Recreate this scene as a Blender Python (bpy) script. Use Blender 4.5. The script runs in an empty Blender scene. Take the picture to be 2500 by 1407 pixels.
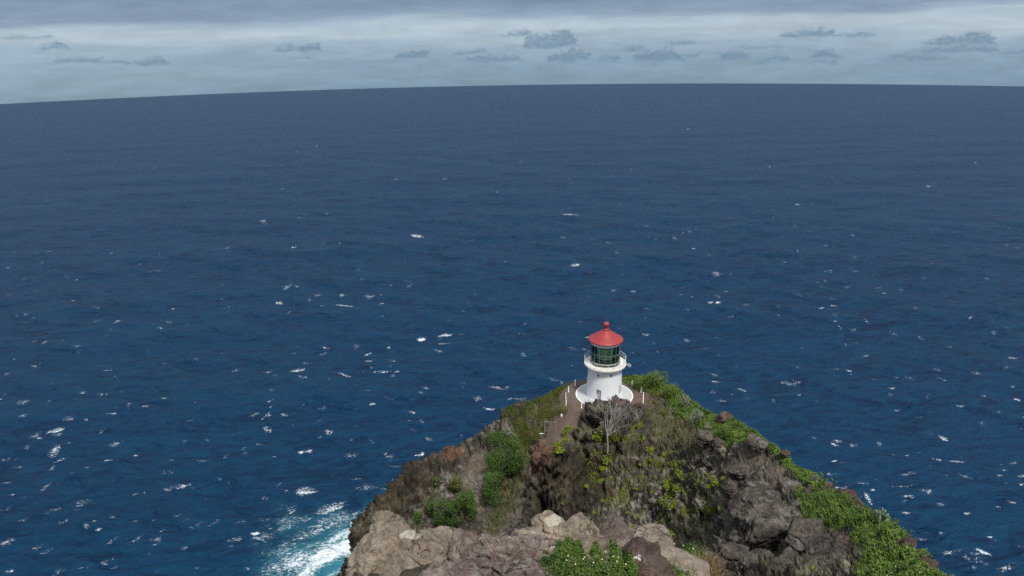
import bpy, math, random
import numpy as np

# ------------------------------------------------------------------ camera
HC = 182.0                       # eye height above the sea
FPX, CX, CY = 1750.0, 1250.0, 703.5      # focal length / centre in photo pixels (2500 x 1407)
PITCH, ROLL, DIP = math.radians(19.3), math.radians(1.0), math.radians(3.5)
RSEA = HC * math.cos(DIP) / (1 - math.cos(DIP))  # radius of the rounded sea
S = bpy.context.scene
_R = np.array([1.0, 0, 0]); _U = np.array([0, math.sin(PITCH), math.cos(PITCH)]); FW = np.array([0, math.cos(PITCH), -math.sin(PITCH)])
RT = _R * math.cos(ROLL) - _U * math.sin(ROLL)
UP = _U * math.cos(ROLL) + _R * math.sin(ROLL)
CAM = np.array([0, 0, HC])
from mathutils import Matrix, Vector
cd = bpy.data.cameras.new('camera'); cam = bpy.data.objects.new('camera', cd); S.collection.objects.link(cam)
cam.matrix_world = Matrix(((RT[0], UP[0], -FW[0], 0), (RT[1], UP[1], -FW[1], 0), (RT[2], UP[2], -FW[2], HC), (0, 0, 0, 1)))
cd.sensor_width = 36.0; cd.lens = 36.0 * FPX / 2500.0; cd.clip_start = 0.2; cd.clip_end = 30000
S.camera = cam

# ------------------------------------------------------------------ exposure
S.view_settings.view_transform = 'Standard'; S.view_settings.look = 'None'
S.view_settings.exposure = 1.32; S.view_settings.gamma = 1.0; S.view_settings.use_curve_mapping = False
S.cycles.use_denoising = False
S.cycles.max_bounces = 6; S.cycles.diffuse_bounces = 2; S.cycles.glossy_bounces = 3; S.cycles.transmission_bounces = 4
S.cycles.transparent_max_bounces = 12; S.cycles.sample_clamp_indirect = 4.0

# ------------------------------------------------------------------ sun
SUN_EL, SUN_AZ = math.radians(60), math.radians(156)      # azimuth clockwise from the view direction (+Y)
sl = bpy.data.lights.new('sun', 'SUN'); sl.energy = 1.5; sl.angle = math.radians(10); sl.color = (1.0, 0.965, 0.91)
so = bpy.data.objects.new('sun', sl); S.collection.objects.link(so)
sd = Vector((math.sin(SUN_AZ) * math.cos(SUN_EL), math.cos(SUN_AZ) * math.cos(SUN_EL), math.sin(SUN_EL)))
so.rotation_euler = sd.to_track_quat('Z', 'Y').to_euler(); so.location = (0, -60, 320)

# ------------------------------------------------------------------ pixel helpers (photo pixels -> rays, points -> pixels)
def ray(px, py):
    d = RT * ((px - CX) / FPX) - UP * ((py - CY) / FPX) + FW
    return d
def at_r(px, py, r):             # the point on that line of sight at horizontal distance r
    d = ray(px, py); t = r / math.hypot(d[0], d[1]); return CAM + d * t
def at_z(px, py, z):
    d = ray(px, py); t = (z - HC) / d[2]; return CAM + d * t
def at_depth(px, py, dep):
    return CAM + ray(px, py) * dep
def at_sea(px, py):
    d = ray(px, py); d = d / np.linalg.norm(d); o = CAM - np.array([0, 0, -RSEA]); b = o @ d; c = o @ o - RSEA ** 2
    q = b * b - c
    return CAM + d * (-b - math.sqrt(max(q, 0)))
def proj(V):
    w = V - CAM; z = w @ FW; z = np.where(np.abs(z) < 1e-3, 1e-3, z)
    return CX + FPX * (w @ RT) / z, CY - FPX * (w @ UP) / z, z

# ------------------------------------------------------------------ node helpers
class NT:
    def __init__(s, tree): s.t = tree; s.n = tree.nodes; s.l = tree.links
    def new(s, typ, **kw):
        n = s.n.new(typ)
        for k, v in kw.items(): setattr(n, k, v)
        return n
    def put(s, sock, v):
        if hasattr(v, 'links') or isinstance(v, bpy.types.NodeSocket): s.l.new(v, sock)
        elif isinstance(v, (tuple, list)) and sock.type == 'RGBA' and len(v) == 3: sock.default_value = (*v, 1)
        else: sock.default_value = v
    def m(s, op, a, b=None, c=None, clamp=False):
        n = s.new('ShaderNodeMath', operation=op); n.use_clamp = clamp
        for i, v in enumerate((a, b, c)):
            if v is not None: s.put(n.inputs[i], v)
        return n.outputs[0]
    def vm(s, op, a, b=None):
        n = s.new('ShaderNodeVectorMath', operation=op); s.put(n.inputs[0], a)
        if b is not None: s.put(n.inputs[1], b)
        return n.outputs['Value'] if op in ('LENGTH', 'DOT_PRODUCT', 'DISTANCE') else n.outputs[0]
    def mix(s, f, a, b, blend='MIX'):
        n = s.new('ShaderNodeMix', data_type='RGBA', blend_type=blend); s.put(n.inputs[0], f); s.put(n.inputs[6], a); s.put(n.inputs[7], b); return n.outputs[2]
    def mixf(s, f, a, b):
        n = s.new('ShaderNodeMix', data_type='FLOAT'); s.put(n.inputs[0], f); s.put(n.inputs[2], a); s.put(n.inputs[3], b); return n.outputs[0]
    def ss(s, x, lo, hi, a=0.0, b=1.0):
        n = s.new('ShaderNodeMapRange', interpolation_type='SMOOTHSTEP'); s.put(n.inputs[0], x)
        for i, v in zip((1, 2, 3, 4), (lo, hi, a, b)): s.put(n.inputs[i], v)
        return n.outputs[0]
    def noise(s, vec, scale, detail=4, rough=0.55, dist=0.0, typ='FBM', lac=2.0):
        n = s.new('ShaderNodeTexNoise'); n.noise_type = typ
        s.put(n.inputs['Vector'], vec); s.put(n.inputs['Scale'], scale); s.put(n.inputs['Detail'], detail); s.put(n.inputs['Roughness'], rough); s.put(n.inputs['Distortion'], dist); s.put(n.inputs['Lacunarity'], lac)
        return n.outputs[0]
    def noisec(s, vec, scale, detail=2):
        n = s.new('ShaderNodeTexNoise'); s.put(n.inputs['Vector'], vec); s.put(n.inputs['Scale'], scale); s.put(n.inputs['Detail'], detail); return n.outputs[1]
    def voro(s, vec, scale, feature='F1', out='Distance'):
        n = s.new('ShaderNodeTexVoronoi', feature=feature); s.put(n.inputs['Vector'], vec); s.put(n.inputs['Scale'], scale); return n.outputs[out]
    def ramp(s, f, stops, interp='LINEAR'):
        n = s.new('ShaderNodeValToRGB'); cr = n.color_ramp; cr.interpolation = interp
        while len(cr.elements) < len(stops): cr.elements.new(0.5)
        for e, (p, c) in zip(cr.elements, stops): e.position = p; e.color = (*c, 1) if len(c) == 3 else c
        s.put(n.inputs[0], f); return n.outputs[0]
    def attr(s, name, out='Fac'):
        n = s.new('ShaderNodeAttribute'); n.attribute_name = name; return n.outputs[out]
    def map(s, vec, scale=(1, 1, 1), rot=(0, 0, 0), loc=(0, 0, 0)):
        n = s.new('ShaderNodeMapping'); s.put(n.inputs[0], vec); n.inputs['Scale'].default_value = scale; n.inputs['Rotation'].default_value = rot; n.inputs['Location'].default_value = loc; return n.outputs[0]
    def pos(s): return s.new('ShaderNodeNewGeometry').outputs['Position']
    def bump(s, h, strength, dist, normal=None):
        n = s.new('ShaderNodeBump'); s.put(n.inputs['Height'], h); n.inputs['Strength'].default_value = strength; n.inputs['Distance'].default_value = dist
        if normal is not None: s.l.new(normal, n.inputs['Normal'])
        return n.outputs[0]

def srgb(r, g, b):
    return tuple((c / 255 / 12.92 if c / 255 < 0.04045 else ((c / 255 + 0.055) / 1.055) ** 2.4) for c in (r, g, b))

# ------------------------------------------------------------------ world: hazy overcast with a low row of cumulus
W = bpy.data.worlds.new('World'); S.world = W; W.use_nodes = True; W.node_tree.nodes.clear()
w = NT(W.node_tree)
SKY_STR = 0.1
GAIN = 1.0 / (2 ** 1.32 * SKY_STR)          # display-linear value -> value before strength and exposure
def sk(r, g, b, k=1.0): return tuple(c * k for c in srgb(r, g, b))
tc = w.new('ShaderNodeTexCoord').outputs['Generated']
lift = w.vm('NORMALIZE', w.vm('ADD', tc, (0, 0, 0.075)))
nish = w.new('ShaderNodeTexSky'); nish.sky_type = 'NISHITA'; nish.sun_disc = False; nish.sun_elevation = SUN_EL; nish.sun_rotation = SUN_AZ
nish.air_density = 1.0; nish.dust_density = 2.0; w.l.new(lift, nish.inputs[0])
sx = w.new('ShaderNodeSeparateXYZ'); w.l.new(tc, sx.inputs[0])
az = w.m('ARCTAN2', sx.outputs[0], sx.outputs[1]); el = w.m('ARCSINE', w.m('MINIMUM', w.m('MAXIMUM', sx.outputs[2], -1.0), 1.0))
azd = w.m('MULTIPLY', az, 57.29578); eld = w.m('MULTIPLY', el, 57.29578)
azw = w.new('ShaderNodeMath', operation='WRAP'); w.put(azw.inputs[0], azd); azw.inputs[1].default_value = 40; azw.inputs[2].default_value = -40
cmb = w.new('ShaderNodeCombineXYZ'); w.put(cmb.inputs[0], azw.outputs[0]); w.put(cmb.inputs[1], eld)
AE = cmb.outputs[0]
cm2 = w.new('ShaderNodeCombineXYZ'); w.put(cm2.inputs[0], azd); w.put(cm2.inputs[1], eld); AE2 = cm2.outputs[0]
# layered stratus: brightness follows elevation, broken by stretched noise
band = w.noise(w.map(AE2, (0.045, 0.55, 1)), 1.0, 5, 0.55)
band2 = w.noise(w.map(AE2, (0.10, 1.6, 1), loc=(7, 3, 0)), 1.0, 5, 0.6)
elw = w.m('ADD', eld, w.m('MULTIPLY', w.m('SUBTRACT', band, 0.5), 2.6))
elw = w.m('ADD', elw, w.m('MULTIPLY', w.m('SUBTRACT', band2, 0.5), 0.9))
f = w.m('DIVIDE', w.m('ADD', elw, 4.0), 40.0)
cover = w.ramp(f, [(0.0, srgb(122, 149, 168)), (0.0125, srgb(128, 155, 175)), (0.060, srgb(138, 163, 184)), (0.092, srgb(155, 176, 194)), (0.112, srgb(180, 195, 207)), (0.124, srgb(174, 190, 204)), (0.142, srgb(134, 153, 177)), (0.18, srgb(114, 136, 161)), (0.26, srgb(140, 160, 186)), (0.5, srgb(170, 184, 202)), (1.0, srgb(212, 218, 224))])
mott = w.noise(w.map(AE2, (0.22, 1.1, 1), loc=(2, 5, 1)), 1.0, 5, 0.62, 0.4)
cov = w.vm('SCALE', cover)
cov.node.inputs['Scale'].default_value = 1.0; w.l.new(w.ss(mott, 0.28, 0.72, 0.86 * GAIN, 1.06 * GAIN), cov.node.inputs['Scale'])
gap = w.noise(w.map(AE2, (0.03, 0.25, 1), loc=(3, 9, 0)), 1.0, 4, 0.5)
skyc = w.mix(w.ss(gap, 0.35, 0.75, 0.97, 0.86), nish.outputs[0], cov)
# the far cumulus row: centre, width, height in photo pixels
CLOUDS = [(128,112,60,14),(148,148,38,11),(212,147,66,13),(287,151,54,11),(368,148,66,17),(700,119,62,14),(752,115,62,19),(735,140,70,9),
 (1005,131,90,21),(1147,125,84,12),(1200,142,150,15),(1262,80,66,14),(1345,96,122,36),(1388,134,100,28),(1480,144,60,11),(1545,119,70,13),(1608,133,110,26),
 (1680,133,48,12),(1665,101,70,12),(1850,114,110,9),(1792,133,70,19),(1885,142,72,15),(2015,131,58,17),(2015,151,66,10),(1970,78,110,22),(2080,82,90,11),(2230,139,120,13),
 (2350,93,120,24),(2335,116,160,15),(2490,122,56,13),(60,92,120,9)]
wn = w.noisec(w.map(AE, (1.0, 1.9, 1)), 1.0, 4)
wob = w.vm('MULTIPLY', w.vm('SUBTRACT', wn, (0.5, 0.5, 0.5)), (2.0, 0.75, 0.0))
sp = w.new('ShaderNodeSeparateXYZ'); w.l.new(w.vm('ADD', AE, wob), sp.inputs[0])
azf = w.m('DIVIDE', w.m('ADD', sp.outputs[0], 40.0), 80.0); fine = w.noise(w.map(AE, (2.4, 4.6, 1)), 1.0, 3, 0.6)
rows = []
for (px, py, cw, ch) in sorted(CLOUDS):        # clouds sorted into rows whose outlines do not overlap
    d = ray(px, py); d = d / np.linalg.norm(d); kd = 57.29578 / FPX
    a0 = math.degrees(math.atan2(d[0], d[1])); e0 = math.degrees(math.asin(d[2])); q = (a0 - cw * kd * 0.55, a0, a0 + cw * kd * 0.55, e0 - ch * kd * 0.5, ch * kd * 1.05)
    for rw in rows:
        if rw[-1][2] < q[0] - 0.25 and len(rw) < 10: rw.append(q); break
    else: rows.append([q])
dens = None
for rw in rows:
    st = []
    for (l, c_, r_, e, h) in rw: st += [((l + 40) / 80, (0, (e + 4) / 10, 0)), ((l + 0.3 * (c_ - l) + 40) / 80, (h * 0.75, (e + 4) / 10, 0)), ((r_ - 0.3 * (r_ - c_) + 40) / 80, (h, (e + 4) / 10, 0)), ((r_ + 40) / 80, (0, (e + 4) / 10, 0))][0:4]
    for grp in range(0, len(st), 32):
        rp_ = w.ramp(azf, st[grp:grp + 32]); sr = w.new('ShaderNodeSeparateColor'); w.l.new(rp_, sr.inputs[0])
        up_ = w.m('SUBTRACT', sp.outputs[1], w.m('SUBTRACT', w.m('MULTIPLY', sr.outputs[1], 10.0), 4.0)); top_ = w.m('SUBTRACT', w.m('MULTIPLY', sr.outputs[0], w.m('ADD', w.m('MULTIPLY', fine, 1.3), 0.4)), up_)
        d_ = w.m('MULTIPLY', w.ss(up_, -0.14, 0.16), w.ss(top_, -0.10, 0.40)); dens = d_ if dens is None else w.m('MAXIMUM', dens, d_)
dens = w.m('MULTIPLY', dens, w.ss(fine, 0.3, 0.7, 0.55, 0.80))
ccol = w.vm('MULTIPLY', srgb(112, 140, 163), (GAIN, GAIN, GAIN))
skyc = w.mix(dens, skyc, ccol)
W.cycles.sampling_method = 'MANUAL'; W.cycles.sample_map_resolution = 512
bg = w.new('ShaderNodeBackground'); w.l.new(skyc, bg.inputs[0]); bg.inputs[1].default_value = SKY_STR
wo = w.new('ShaderNodeOutputWorld'); w.l.new(bg.outputs[0], wo.inputs[0])

# ------------------------------------------------------------------ numpy noise
_rng = np.random.RandomState(11)
_perm = np.concatenate([_rng.permutation(256)] * 3)
_g = _rng.normal(size=(256, 3)); _g /= np.linalg.norm(_g, axis=1)[:, None]
from concurrent.futures import ThreadPoolExecutor
_POOL = ThreadPoolExecutor(4)
def chunked(fn, P, n=12000):
    parts = list(_POOL.map(fn, [P[i:i + n] for i in range(0, len(P), n)]))
    return tuple(np.concatenate(x) for x in zip(*parts)) if isinstance(parts[0], tuple) else np.concatenate(parts)
_gx, _gy, _gz = (np.ascontiguousarray(_g[:, i]) for i in range(3))
def _perlin(P):
    I = np.floor(P).astype(np.int32); Fq = P - I; I &= 255
    fx, fy, fz = Fq[:, 0], Fq[:, 1], Fq[:, 2]; u = Fq ** 3 * (Fq * (Fq * 6 - 15) + 10); out = 0
    for dx in (0, 1):
        a = _perm[I[:, 0] + dx]; wx = u[:, 0] if dx else 1 - u[:, 0]
        for dy in (0, 1):
            b = _perm[a + I[:, 1] + dy]; wy = wx * (u[:, 1] if dy else 1 - u[:, 1])
            for dz in (0, 1):
                h = _perm[b + I[:, 2] + dz]; wz = u[:, 2] if dz else 1 - u[:, 2]
                out = out + wy * wz * ((fx - dx) * _gx[h] + (fy - dy) * _gy[h] + (fz - dz) * _gz[h])
    return out * 1.6
def perlin(P): return chunked(_perlin, P)
def fbm(P, sc, octv=4, gain=0.5, ridged=False, off=0.0):
    v = 0; a = 1.0; tot = 0
    for i in range(octv):
        n = perlin(P * sc + off + i * 17.3)
        if ridged: n = 1 - 2 * np.abs(n)
        v = v + a * n; tot += a; a *= gain; sc = sc * 2.03
    return v / tot
def worley(P, sc, off=0.0): return chunked(_worley, P * sc + off)
def _worley(P):
    I = np.floor(P).astype(int); best = np.full(len(P), 9.0); sec = np.full(len(P), 9.0); idn = np.zeros(len(P))
    jit = _rng_jit
    for dx in (-1, 0, 1):
        for dy in (-1, 0, 1):
            for dz in (-1, 0, 1):
                c = I + (dx, dy, dz); h = _perm[_perm[_perm[c[:, 0] & 255] + (c[:, 1] & 255)] + (c[:, 2] & 255)]
                d = ((c + jit[h] - P) ** 2).sum(1)
                m = d < best; sec = np.where(m, best, np.minimum(sec, d)); idn = np.where(m, h, idn); best = np.where(m, d, best)
    return np.sqrt(best), np.sqrt(sec), idn / 255.0
_rng_jit = np.random.RandomState(5).rand(256, 3)
def sstep(x, a, b):
    t = np.clip((x - a) / (b - a), 0, 1); return t * t * (3 - 2 * t)
def poly_sd(px, py, poly):       # signed distance, positive inside
    poly = np.array(poly, float); inside = np.zeros(len(px), bool); best = np.full(len(px), 1e9)
    for i in range(len(poly)):
        (x1, y1), (x2, y2) = poly[i], poly[(i + 1) % len(poly)]
        c = ((y1 > py) != (y2 > py)) & (px < (x2 - x1) * (py - y1) / ((y2 - y1) or 1e-9) + x1); inside ^= c
        dx, dy = x2 - x1, y2 - y1; t = np.clip(((px - x1) * dx + (py - y1) * dy) / (dx * dx + dy * dy + 1e-9), 0, 1)
        best = np.minimum(best, np.hypot(px - x1 - t * dx, py - y1 - t * dy))
    return np.where(inside, best, -best)

# ------------------------------------------------------------------ mesh helpers
COL = S.collection
def mesh(name, V, F, attrs=None, smooth=True, mat=None):
    me = bpy.data.meshes.new(name); V = np.asarray(V, np.float32)
    if isinstance(F, np.ndarray):
        k = F.shape[1]; n = len(F)
        me.vertices.add(len(V)); me.vertices.foreach_set('co', V.ravel())
        me.loops.add(n * k); me.loops.foreach_set('vertex_index', F.astype(np.int32).ravel())
        me.polygons.add(n); me.polygons.foreach_set('loop_start', np.arange(0, n * k, k, dtype=np.int32)); me.polygons.foreach_set('loop_total', np.full(n, k, np.int32))
        me.update(calc_edges=True)
    else:
        me.from_pydata([tuple(map(float, v)) for v in V], [], [tuple(map(int, f)) for f in F]); me.update()
    me.polygons.foreach_set('use_smooth', np.full(len(me.polygons), smooth))
    for k, a in (attrs or {}).items():
        dom = 'POINT' if len(a) == len(V) else 'FACE'
        at = me.attributes.new(k, 'FLOAT', dom); at.data.foreach_set('value', np.asarray(a, np.float32))
    if mat: me.materials.append(mat)
    return me
def link(name, me, parent=None, loc=None, rot=None):
    o = bpy.data.objects.new(name, me); COL.objects.link(o)
    if parent is not None: o.parent = parent
    if loc is not None: o.location = [float(c) for c in loc]
    if rot is not None: o.rotation_euler = rot
    return o
def obj(name, V, F, mat, parent=None, attrs=None, smooth=True, loc=None, rot=None):
    return link(name, mesh(name, V, F, attrs, smooth, mat), parent, loc, rot)
def tag(o, label=None, cat=None, group=None, kind=None):
    if label: o['label'] = label
    if cat: o['category'] = cat
    if group: o['group'] = group
    if kind: o['kind'] = kind
    return o
def empty(name, loc, rot=None):
    o = bpy.data.objects.new(name, None); COL.objects.link(o); o.location = [float(c) for c in loc]; o.empty_display_size = 0.3
    if rot: o.rotation_euler = rot
    return o
def grid_faces(nr, nc):
    i = np.arange(nr - 1)[:, None] * nc + np.arange(nc - 1)[None, :]
    return np.stack([i, i + 1, i + nc + 1, i + nc], -1).reshape(-1, 4)
class MB:                        # collects shapes into one mesh
    def __init__(s): s.V = []; s.F = []; s.n = 0
    def add(s, V, F):
        s.V += [tuple(v) for v in V]; s.F += [tuple(i + s.n for i in f) for f in F]; s.n += len(V); return s
    def box(s, c, d, az=0.0):
        c = np.array(c); ca, sa = math.cos(az), math.sin(az); V = []
        for z in (-1, 1):
            for (x, y) in ((-1, -1), (1, -1), (1, 1), (-1, 1)):
                X, Y = x * d[0] / 2, y * d[1] / 2; V.append(c + (X * ca - Y * sa, X * sa + Y * ca, z * d[2] / 2))
        return s.add(V, [(3, 2, 1, 0), (4, 5, 6, 7), (0, 1, 5, 4), (1, 2, 6, 5), (2, 3, 7, 6), (3, 0, 4, 7)])
    def lathe(s, prof, n=48, cap0=False, cap1=False):
        V = [(r * math.cos(2 * math.pi * k / n), r * math.sin(2 * math.pi * k / n), z) for (r, z) in prof for k in range(n)]
        Fc = [(i * n + k, i * n + (k + 1) % n, (i + 1) * n + (k + 1) % n, (i + 1) * n + k) for i in range(len(prof) - 1) for k in range(n)]
        if cap0: Fc.append(tuple(range(n))[::-1])
        if cap1: Fc.append(tuple((len(prof) - 1) * n + k for k in range(n)))
        return s.add(V, Fc)
    def tube(s, pts, rad, n=6, closed=False, cap=True):
        P = [np.array(p, float) for p in pts]; m = len(P)
        if np.isscalar(rad): rad = [rad] * m
        V = []; ref = np.array([0.31, 0.17, 0.93])
        for i in range(m):
            t = (P[(i + 1) % m] - P[i - 1]) if closed else (P[min(i + 1, m - 1)] - P[max(i - 1, 0)])
            t = t / (np.linalg.norm(t) + 1e-9); a = np.cross(t, ref)
            if np.linalg.norm(a) < 0.05: a = np.cross(t, (1, 0, 0))
            a /= np.linalg.norm(a); b = np.cross(t, a)
            for k in range(n): q = 2 * math.pi * k / n; V.append(P[i] + rad[i] * (a * math.cos(q) + b * math.sin(q)))
        Fc = [(i * n + k, i * n + (k + 1) % n, ((i + 1) % m) * n + (k + 1) % n, ((i + 1) % m) * n + k) for i in range(m if closed else m - 1) for k in range(n)]
        if cap and not closed: Fc += [tuple(range(n))[::-1], tuple((m - 1) * n + k for k in range(n))]
        return s.add(V, Fc)
    def mesh(s, name, mat, smooth=False): return mesh(name, s.V, s.F, None, smooth, mat)
    def build(s, name, mat, parent=None, smooth=False, loc=None, rot=None): return link(name, s.mesh(name, mat, smooth), parent, loc, rot)

# ------------------------------------------------------------------ materials
def material(name):
    m = bpy.data.materials.new(name); m.use_nodes = True; m.node_tree.nodes.clear(); t = NT(m.node_tree)
    b = t.new('ShaderNodeBsdfPrincipled'); o = t.new('ShaderNodeOutputMaterial'); t.l.new(b.outputs[0], o.inputs[0]); return m, t, b, o
def simple(name, col, rough=0.5, metal=0.0, var=0.12, scale=3.0, bump=0.0, spec=0.5, dirt=None):
    m, t, b, o = material(name); p = t.new('ShaderNodeTexCoord').outputs['Object']
    n = t.noise(p, scale, 5, 0.6)
    c = t.mix(n, tuple(x * (1 - var) for x in col), tuple(min(1, x * (1 + var)) for x in col))
    if dirt: c = t.mix(t.ss(t.noise(p, scale * 0.37, 6, 0.65), 0.5, 0.72, 0, dirt[1]), c, dirt[0])
    t.put(b.inputs['Base Color'], c); b.inputs['Roughness'].default_value = rough; b.inputs['Metallic'].default_value = metal; b.inputs['Specular IOR Level'].default_value = spec
    if bump: t.l.new(t.bump(n, 0.5, bump), b.inputs['Normal'])
    return m

def sea_material():
    m, t, b, o = material('sea_water'); p = t.pos()
    foam = t.attr('foam'); surf = t.attr('surf')
    rp = t.map(p, (1, 1, 1), rot=(0, 0, math.radians(-9)))
    w1 = t.noise(t.map(rp, (0.022, 0.06, 1)), 1.0, 3, 0.5, 0.4)
    w2 = t.noise(t.map(rp, (0.09, 0.24, 1), loc=(5, 2, 0)), 1.0, 4, 0.55, 0.5)
    w3 = t.noise(t.map(rp, (0.42, 0.9, 1), loc=(1, 8, 0)), 1.0, 4, 0.6, 0.3)
    n1 = t.bump(w1, 1.0, 2.6); n2 = t.bump(w2, 1.0, 2.6, n1); n3 = t.bump(w3, 1.0, 0.45, n2)
    big = t.noise(t.map(rp, (0.0016, 0.004, 1)), 1.0, 4, 0.55, 0.6)
    deep = t.mix(t.ss(big, 0.32, 0.7), (0.0007, 0.0155, 0.052), (0.0022, 0.0255, 0.068))
    deep = t.mix(t.ss(t.m('ADD', t.m('MULTIPLY', w2, 0.6), t.m('MULTIPLY', w3, 0.4)), 0.38, 0.64, 0, 0.75), deep, (0.0008, 0.036, 0.083))  # chop contrast painted into the water colour, lighter on the crests
    deep = t.mix(t.ss(t.m('ADD', t.m('MULTIPLY', w1, 0.55), t.m('MULTIPLY', w2, 0.45)), 0.50, 0.34, 0, 0.7), deep, (0.0003, 0.0085, 0.032))  # shade of wave faces and troughs, painted into the water colour
    coast = t.ss(t.vm('LENGTH', t.vm('SUBTRACT', p, (-120.0, 120.0, 0.0))), 560.0, 120.0, 0, 0.28)
    deep = t.mix(coast, deep, t.mix(w2, (0.0004, 0.019, 0.047), (0.0007, 0.042, 0.084)))
    turq = t.mix(t.noise(p, 0.09, 4, 0.6), (0.008, 0.10, 0.145), (0.05, 0.235, 0.28))
    body = t.mix(surf, deep, turq)
    # lacy foam: attribute density broken by fine stretched noise
    lace = t.noise(t.map(rp, (0.55, 0.95, 1)), 1.0, 5, 0.70, 1.6)
    thr = t.m('SUBTRACT', 1.0, foam)
    fm = t.m('MULTIPLY', t.ss(t.m('SUBTRACT', lace, t.m('ADD', t.m('MULTIPLY', thr, 0.40), 0.285)), -0.05, 0.17), t.ss(foam, 0.02, 0.25))
    col = t.mix(t.m('MULTIPLY', fm, 0.92), body, (0.72, 0.77, 0.80))
    t.put(b.inputs['Base Color'], col); t.put(b.inputs['Roughness'], t.mixf(fm, 0.42, 0.8)); b.inputs['IOR'].default_value = 1.333; b.inputs['Specular IOR Level'].default_value = 0.25; b.inputs['Specular Tint'].default_value = (0.74, 0.88, 1.0, 1)
    t.l.new(n3, b.inputs['Normal']); return m
def rock_material(name, dark, mid, light, lichen=0.5, scale=1.0, green=True):
    m, t, b, o = material(name); p = t.pos()
    grass, dirt, red = t.attr('grass'), t.attr('dirt'), t.attr('red')
    n1 = t.noise(p, 0.22 * scale, 5, 0.6, 0.5); n2 = t.noise(p, 0.8 * scale, 6, 0.72, 0.4); n3 = t.noise(p, 3.2 * scale, 5, 0.72)
    c = t.ramp(t.m('ADD', t.m('MULTIPLY', n1, 0.45), t.m('MULTIPLY', n2, 0.55)), [(0.34, dark), (0.50, mid), (0.64, light)])
    c = t.mix(t.ss(n3, 0.35, 0.75, 0.0, 0.55), c, t.vm('MULTIPLY', c, (1.75, 1.7, 1.62)))
    c = t.mix(t.ss(n3, 0.50, 0.22, 0.0, 0.6), c, t.vm('MULTIPLY', c, (0.45, 0.44, 0.43)))
    # pale lichen, streaked down the face
    ln = t.noise(t.map(p, (1.0, 1.0, 0.7), loc=(3, 1, 4)), 0.9 * scale, 6, 0.72, 0.6)
    ln2 = t.noise(p, 0.10 * scale, 3, 0.5)
    lm = t.m('MULTIPLY', t.ss(ln, 0.49, 0.61), t.ss(ln2, 0.38, 0.58))
    c = t.mix(t.m('MULTIPLY', lm, lichen), c, (0.27, 0.255, 0.22))
    c = t.mix(t.ss(n1, 0.42, 0.62, 0, 0.40 if name == 'basalt_slope' else 0.0), c, t.vm('MULTIPLY', c, (1.35, 1.42, 0.95)))
    sp = t.noise(p, 11.0 * scale, 3, 0.6)
    c = t.mix(t.ss(sp, 0.66, 0.72, 0, 0.55 * lichen + 0.1), c, (0.30, 0.29, 0.25))
    if scale > 1.5:                                    # wandering fractures
        q = t.vm('ADD', p, t.vm('MULTIPLY', t.vm('SUBTRACT', t.noisec(p, 1.1 * scale / 2.6, 5), (0.5, 0.5, 0.5)), (1.6, 1.6, 1.6)))
        ck = t.ss(t.voro(q, 0.42 * scale, 'DISTANCE_TO_EDGE'), 0.034, 0.004); ck = t.m('MULTIPLY', ck, t.ss(t.noise(p, 0.8, 3, 0.5), 0.48, 0.58))
        c = t.mix(t.m('MULTIPLY', ck, 0.6), c, t.vm('MULTIPLY', c, (0.22, 0.2, 0.18)))
    else: ck = 0.0
    c = t.mix(t.m('MULTIPLY', red, 0.8), c, t.mix(n2, (0.10, 0.048, 0.034), (0.19, 0.10, 0.072)))
    c = t.mix(t.attr('dark_rock'), c, t.vm('MULTIPLY', c, (0.56, 0.52, 0.48)))  # rock colour multiplied darker inside the masked regions
    gc = t.ramp(t.m('ADD', t.m('MULTIPLY', n2, 0.6), t.m('MULTIPLY', n3, 0.4)), [(0.3, (0.022, 0.034, 0.009)), (0.5, (0.066, 0.078, 0.020)), (0.7, (0.15, 0.135, 0.05))])
    c = t.mix(t.m('MULTIPLY', grass, t.ss(n2, 0.30, 0.55, 0.45, 1.0)), c, gc)
    dc = t.mix(n2, (0.082, 0.057, 0.044), (0.155, 0.112, 0.085)); dc = t.mix(t.ss(n3, 0.5, 0.75, 0, 0.5), dc, (0.20, 0.155, 0.12))
    c = t.mix(t.m('MULTIPLY', t.attr('soil'), t.ss(n2, 0.35, 0.6, 0.25, 0.85)), c, t.mix(n3, (0.085, 0.066, 0.050), (0.20, 0.165, 0.125)))
    c = t.mix(dirt, c, dc)
    t.put(b.inputs['Base Color'], c); b.inputs['Roughness'].default_value = 0.93; b.inputs['Specular IOR Level'].default_value = 0.2
    hb = t.m('SUBTRACT', t.m('ADD', t.m('MULTIPLY', n2, 0.6), t.m('MULTIPLY', n3, 0.25)), t.m('MULTIPLY', ck, 0.25))
    amp = t.mixf(dirt, 1.0, 0.25)
    t.l.new(t.bump(t.m('MULTIPLY', hb, amp), 1.0, 0.75 / scale), b.inputs['Normal']); return m
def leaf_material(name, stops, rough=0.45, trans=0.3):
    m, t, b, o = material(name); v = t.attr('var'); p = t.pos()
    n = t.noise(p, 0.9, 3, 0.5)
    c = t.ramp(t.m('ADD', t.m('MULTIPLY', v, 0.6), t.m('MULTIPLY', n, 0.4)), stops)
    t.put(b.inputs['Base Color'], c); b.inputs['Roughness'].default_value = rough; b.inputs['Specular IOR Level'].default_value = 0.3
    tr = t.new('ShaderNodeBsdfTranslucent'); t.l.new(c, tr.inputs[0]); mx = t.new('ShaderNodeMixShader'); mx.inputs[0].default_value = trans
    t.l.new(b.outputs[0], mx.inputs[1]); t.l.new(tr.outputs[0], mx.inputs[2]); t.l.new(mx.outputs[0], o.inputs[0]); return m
M = {}
M['sea'] = sea_material()
M['headland'] = rock_material('basalt_slope', (0.015, 0.0128, 0.0100), (0.054, 0.0465, 0.036), (0.125, 0.108, 0.084), 0.75)

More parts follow.
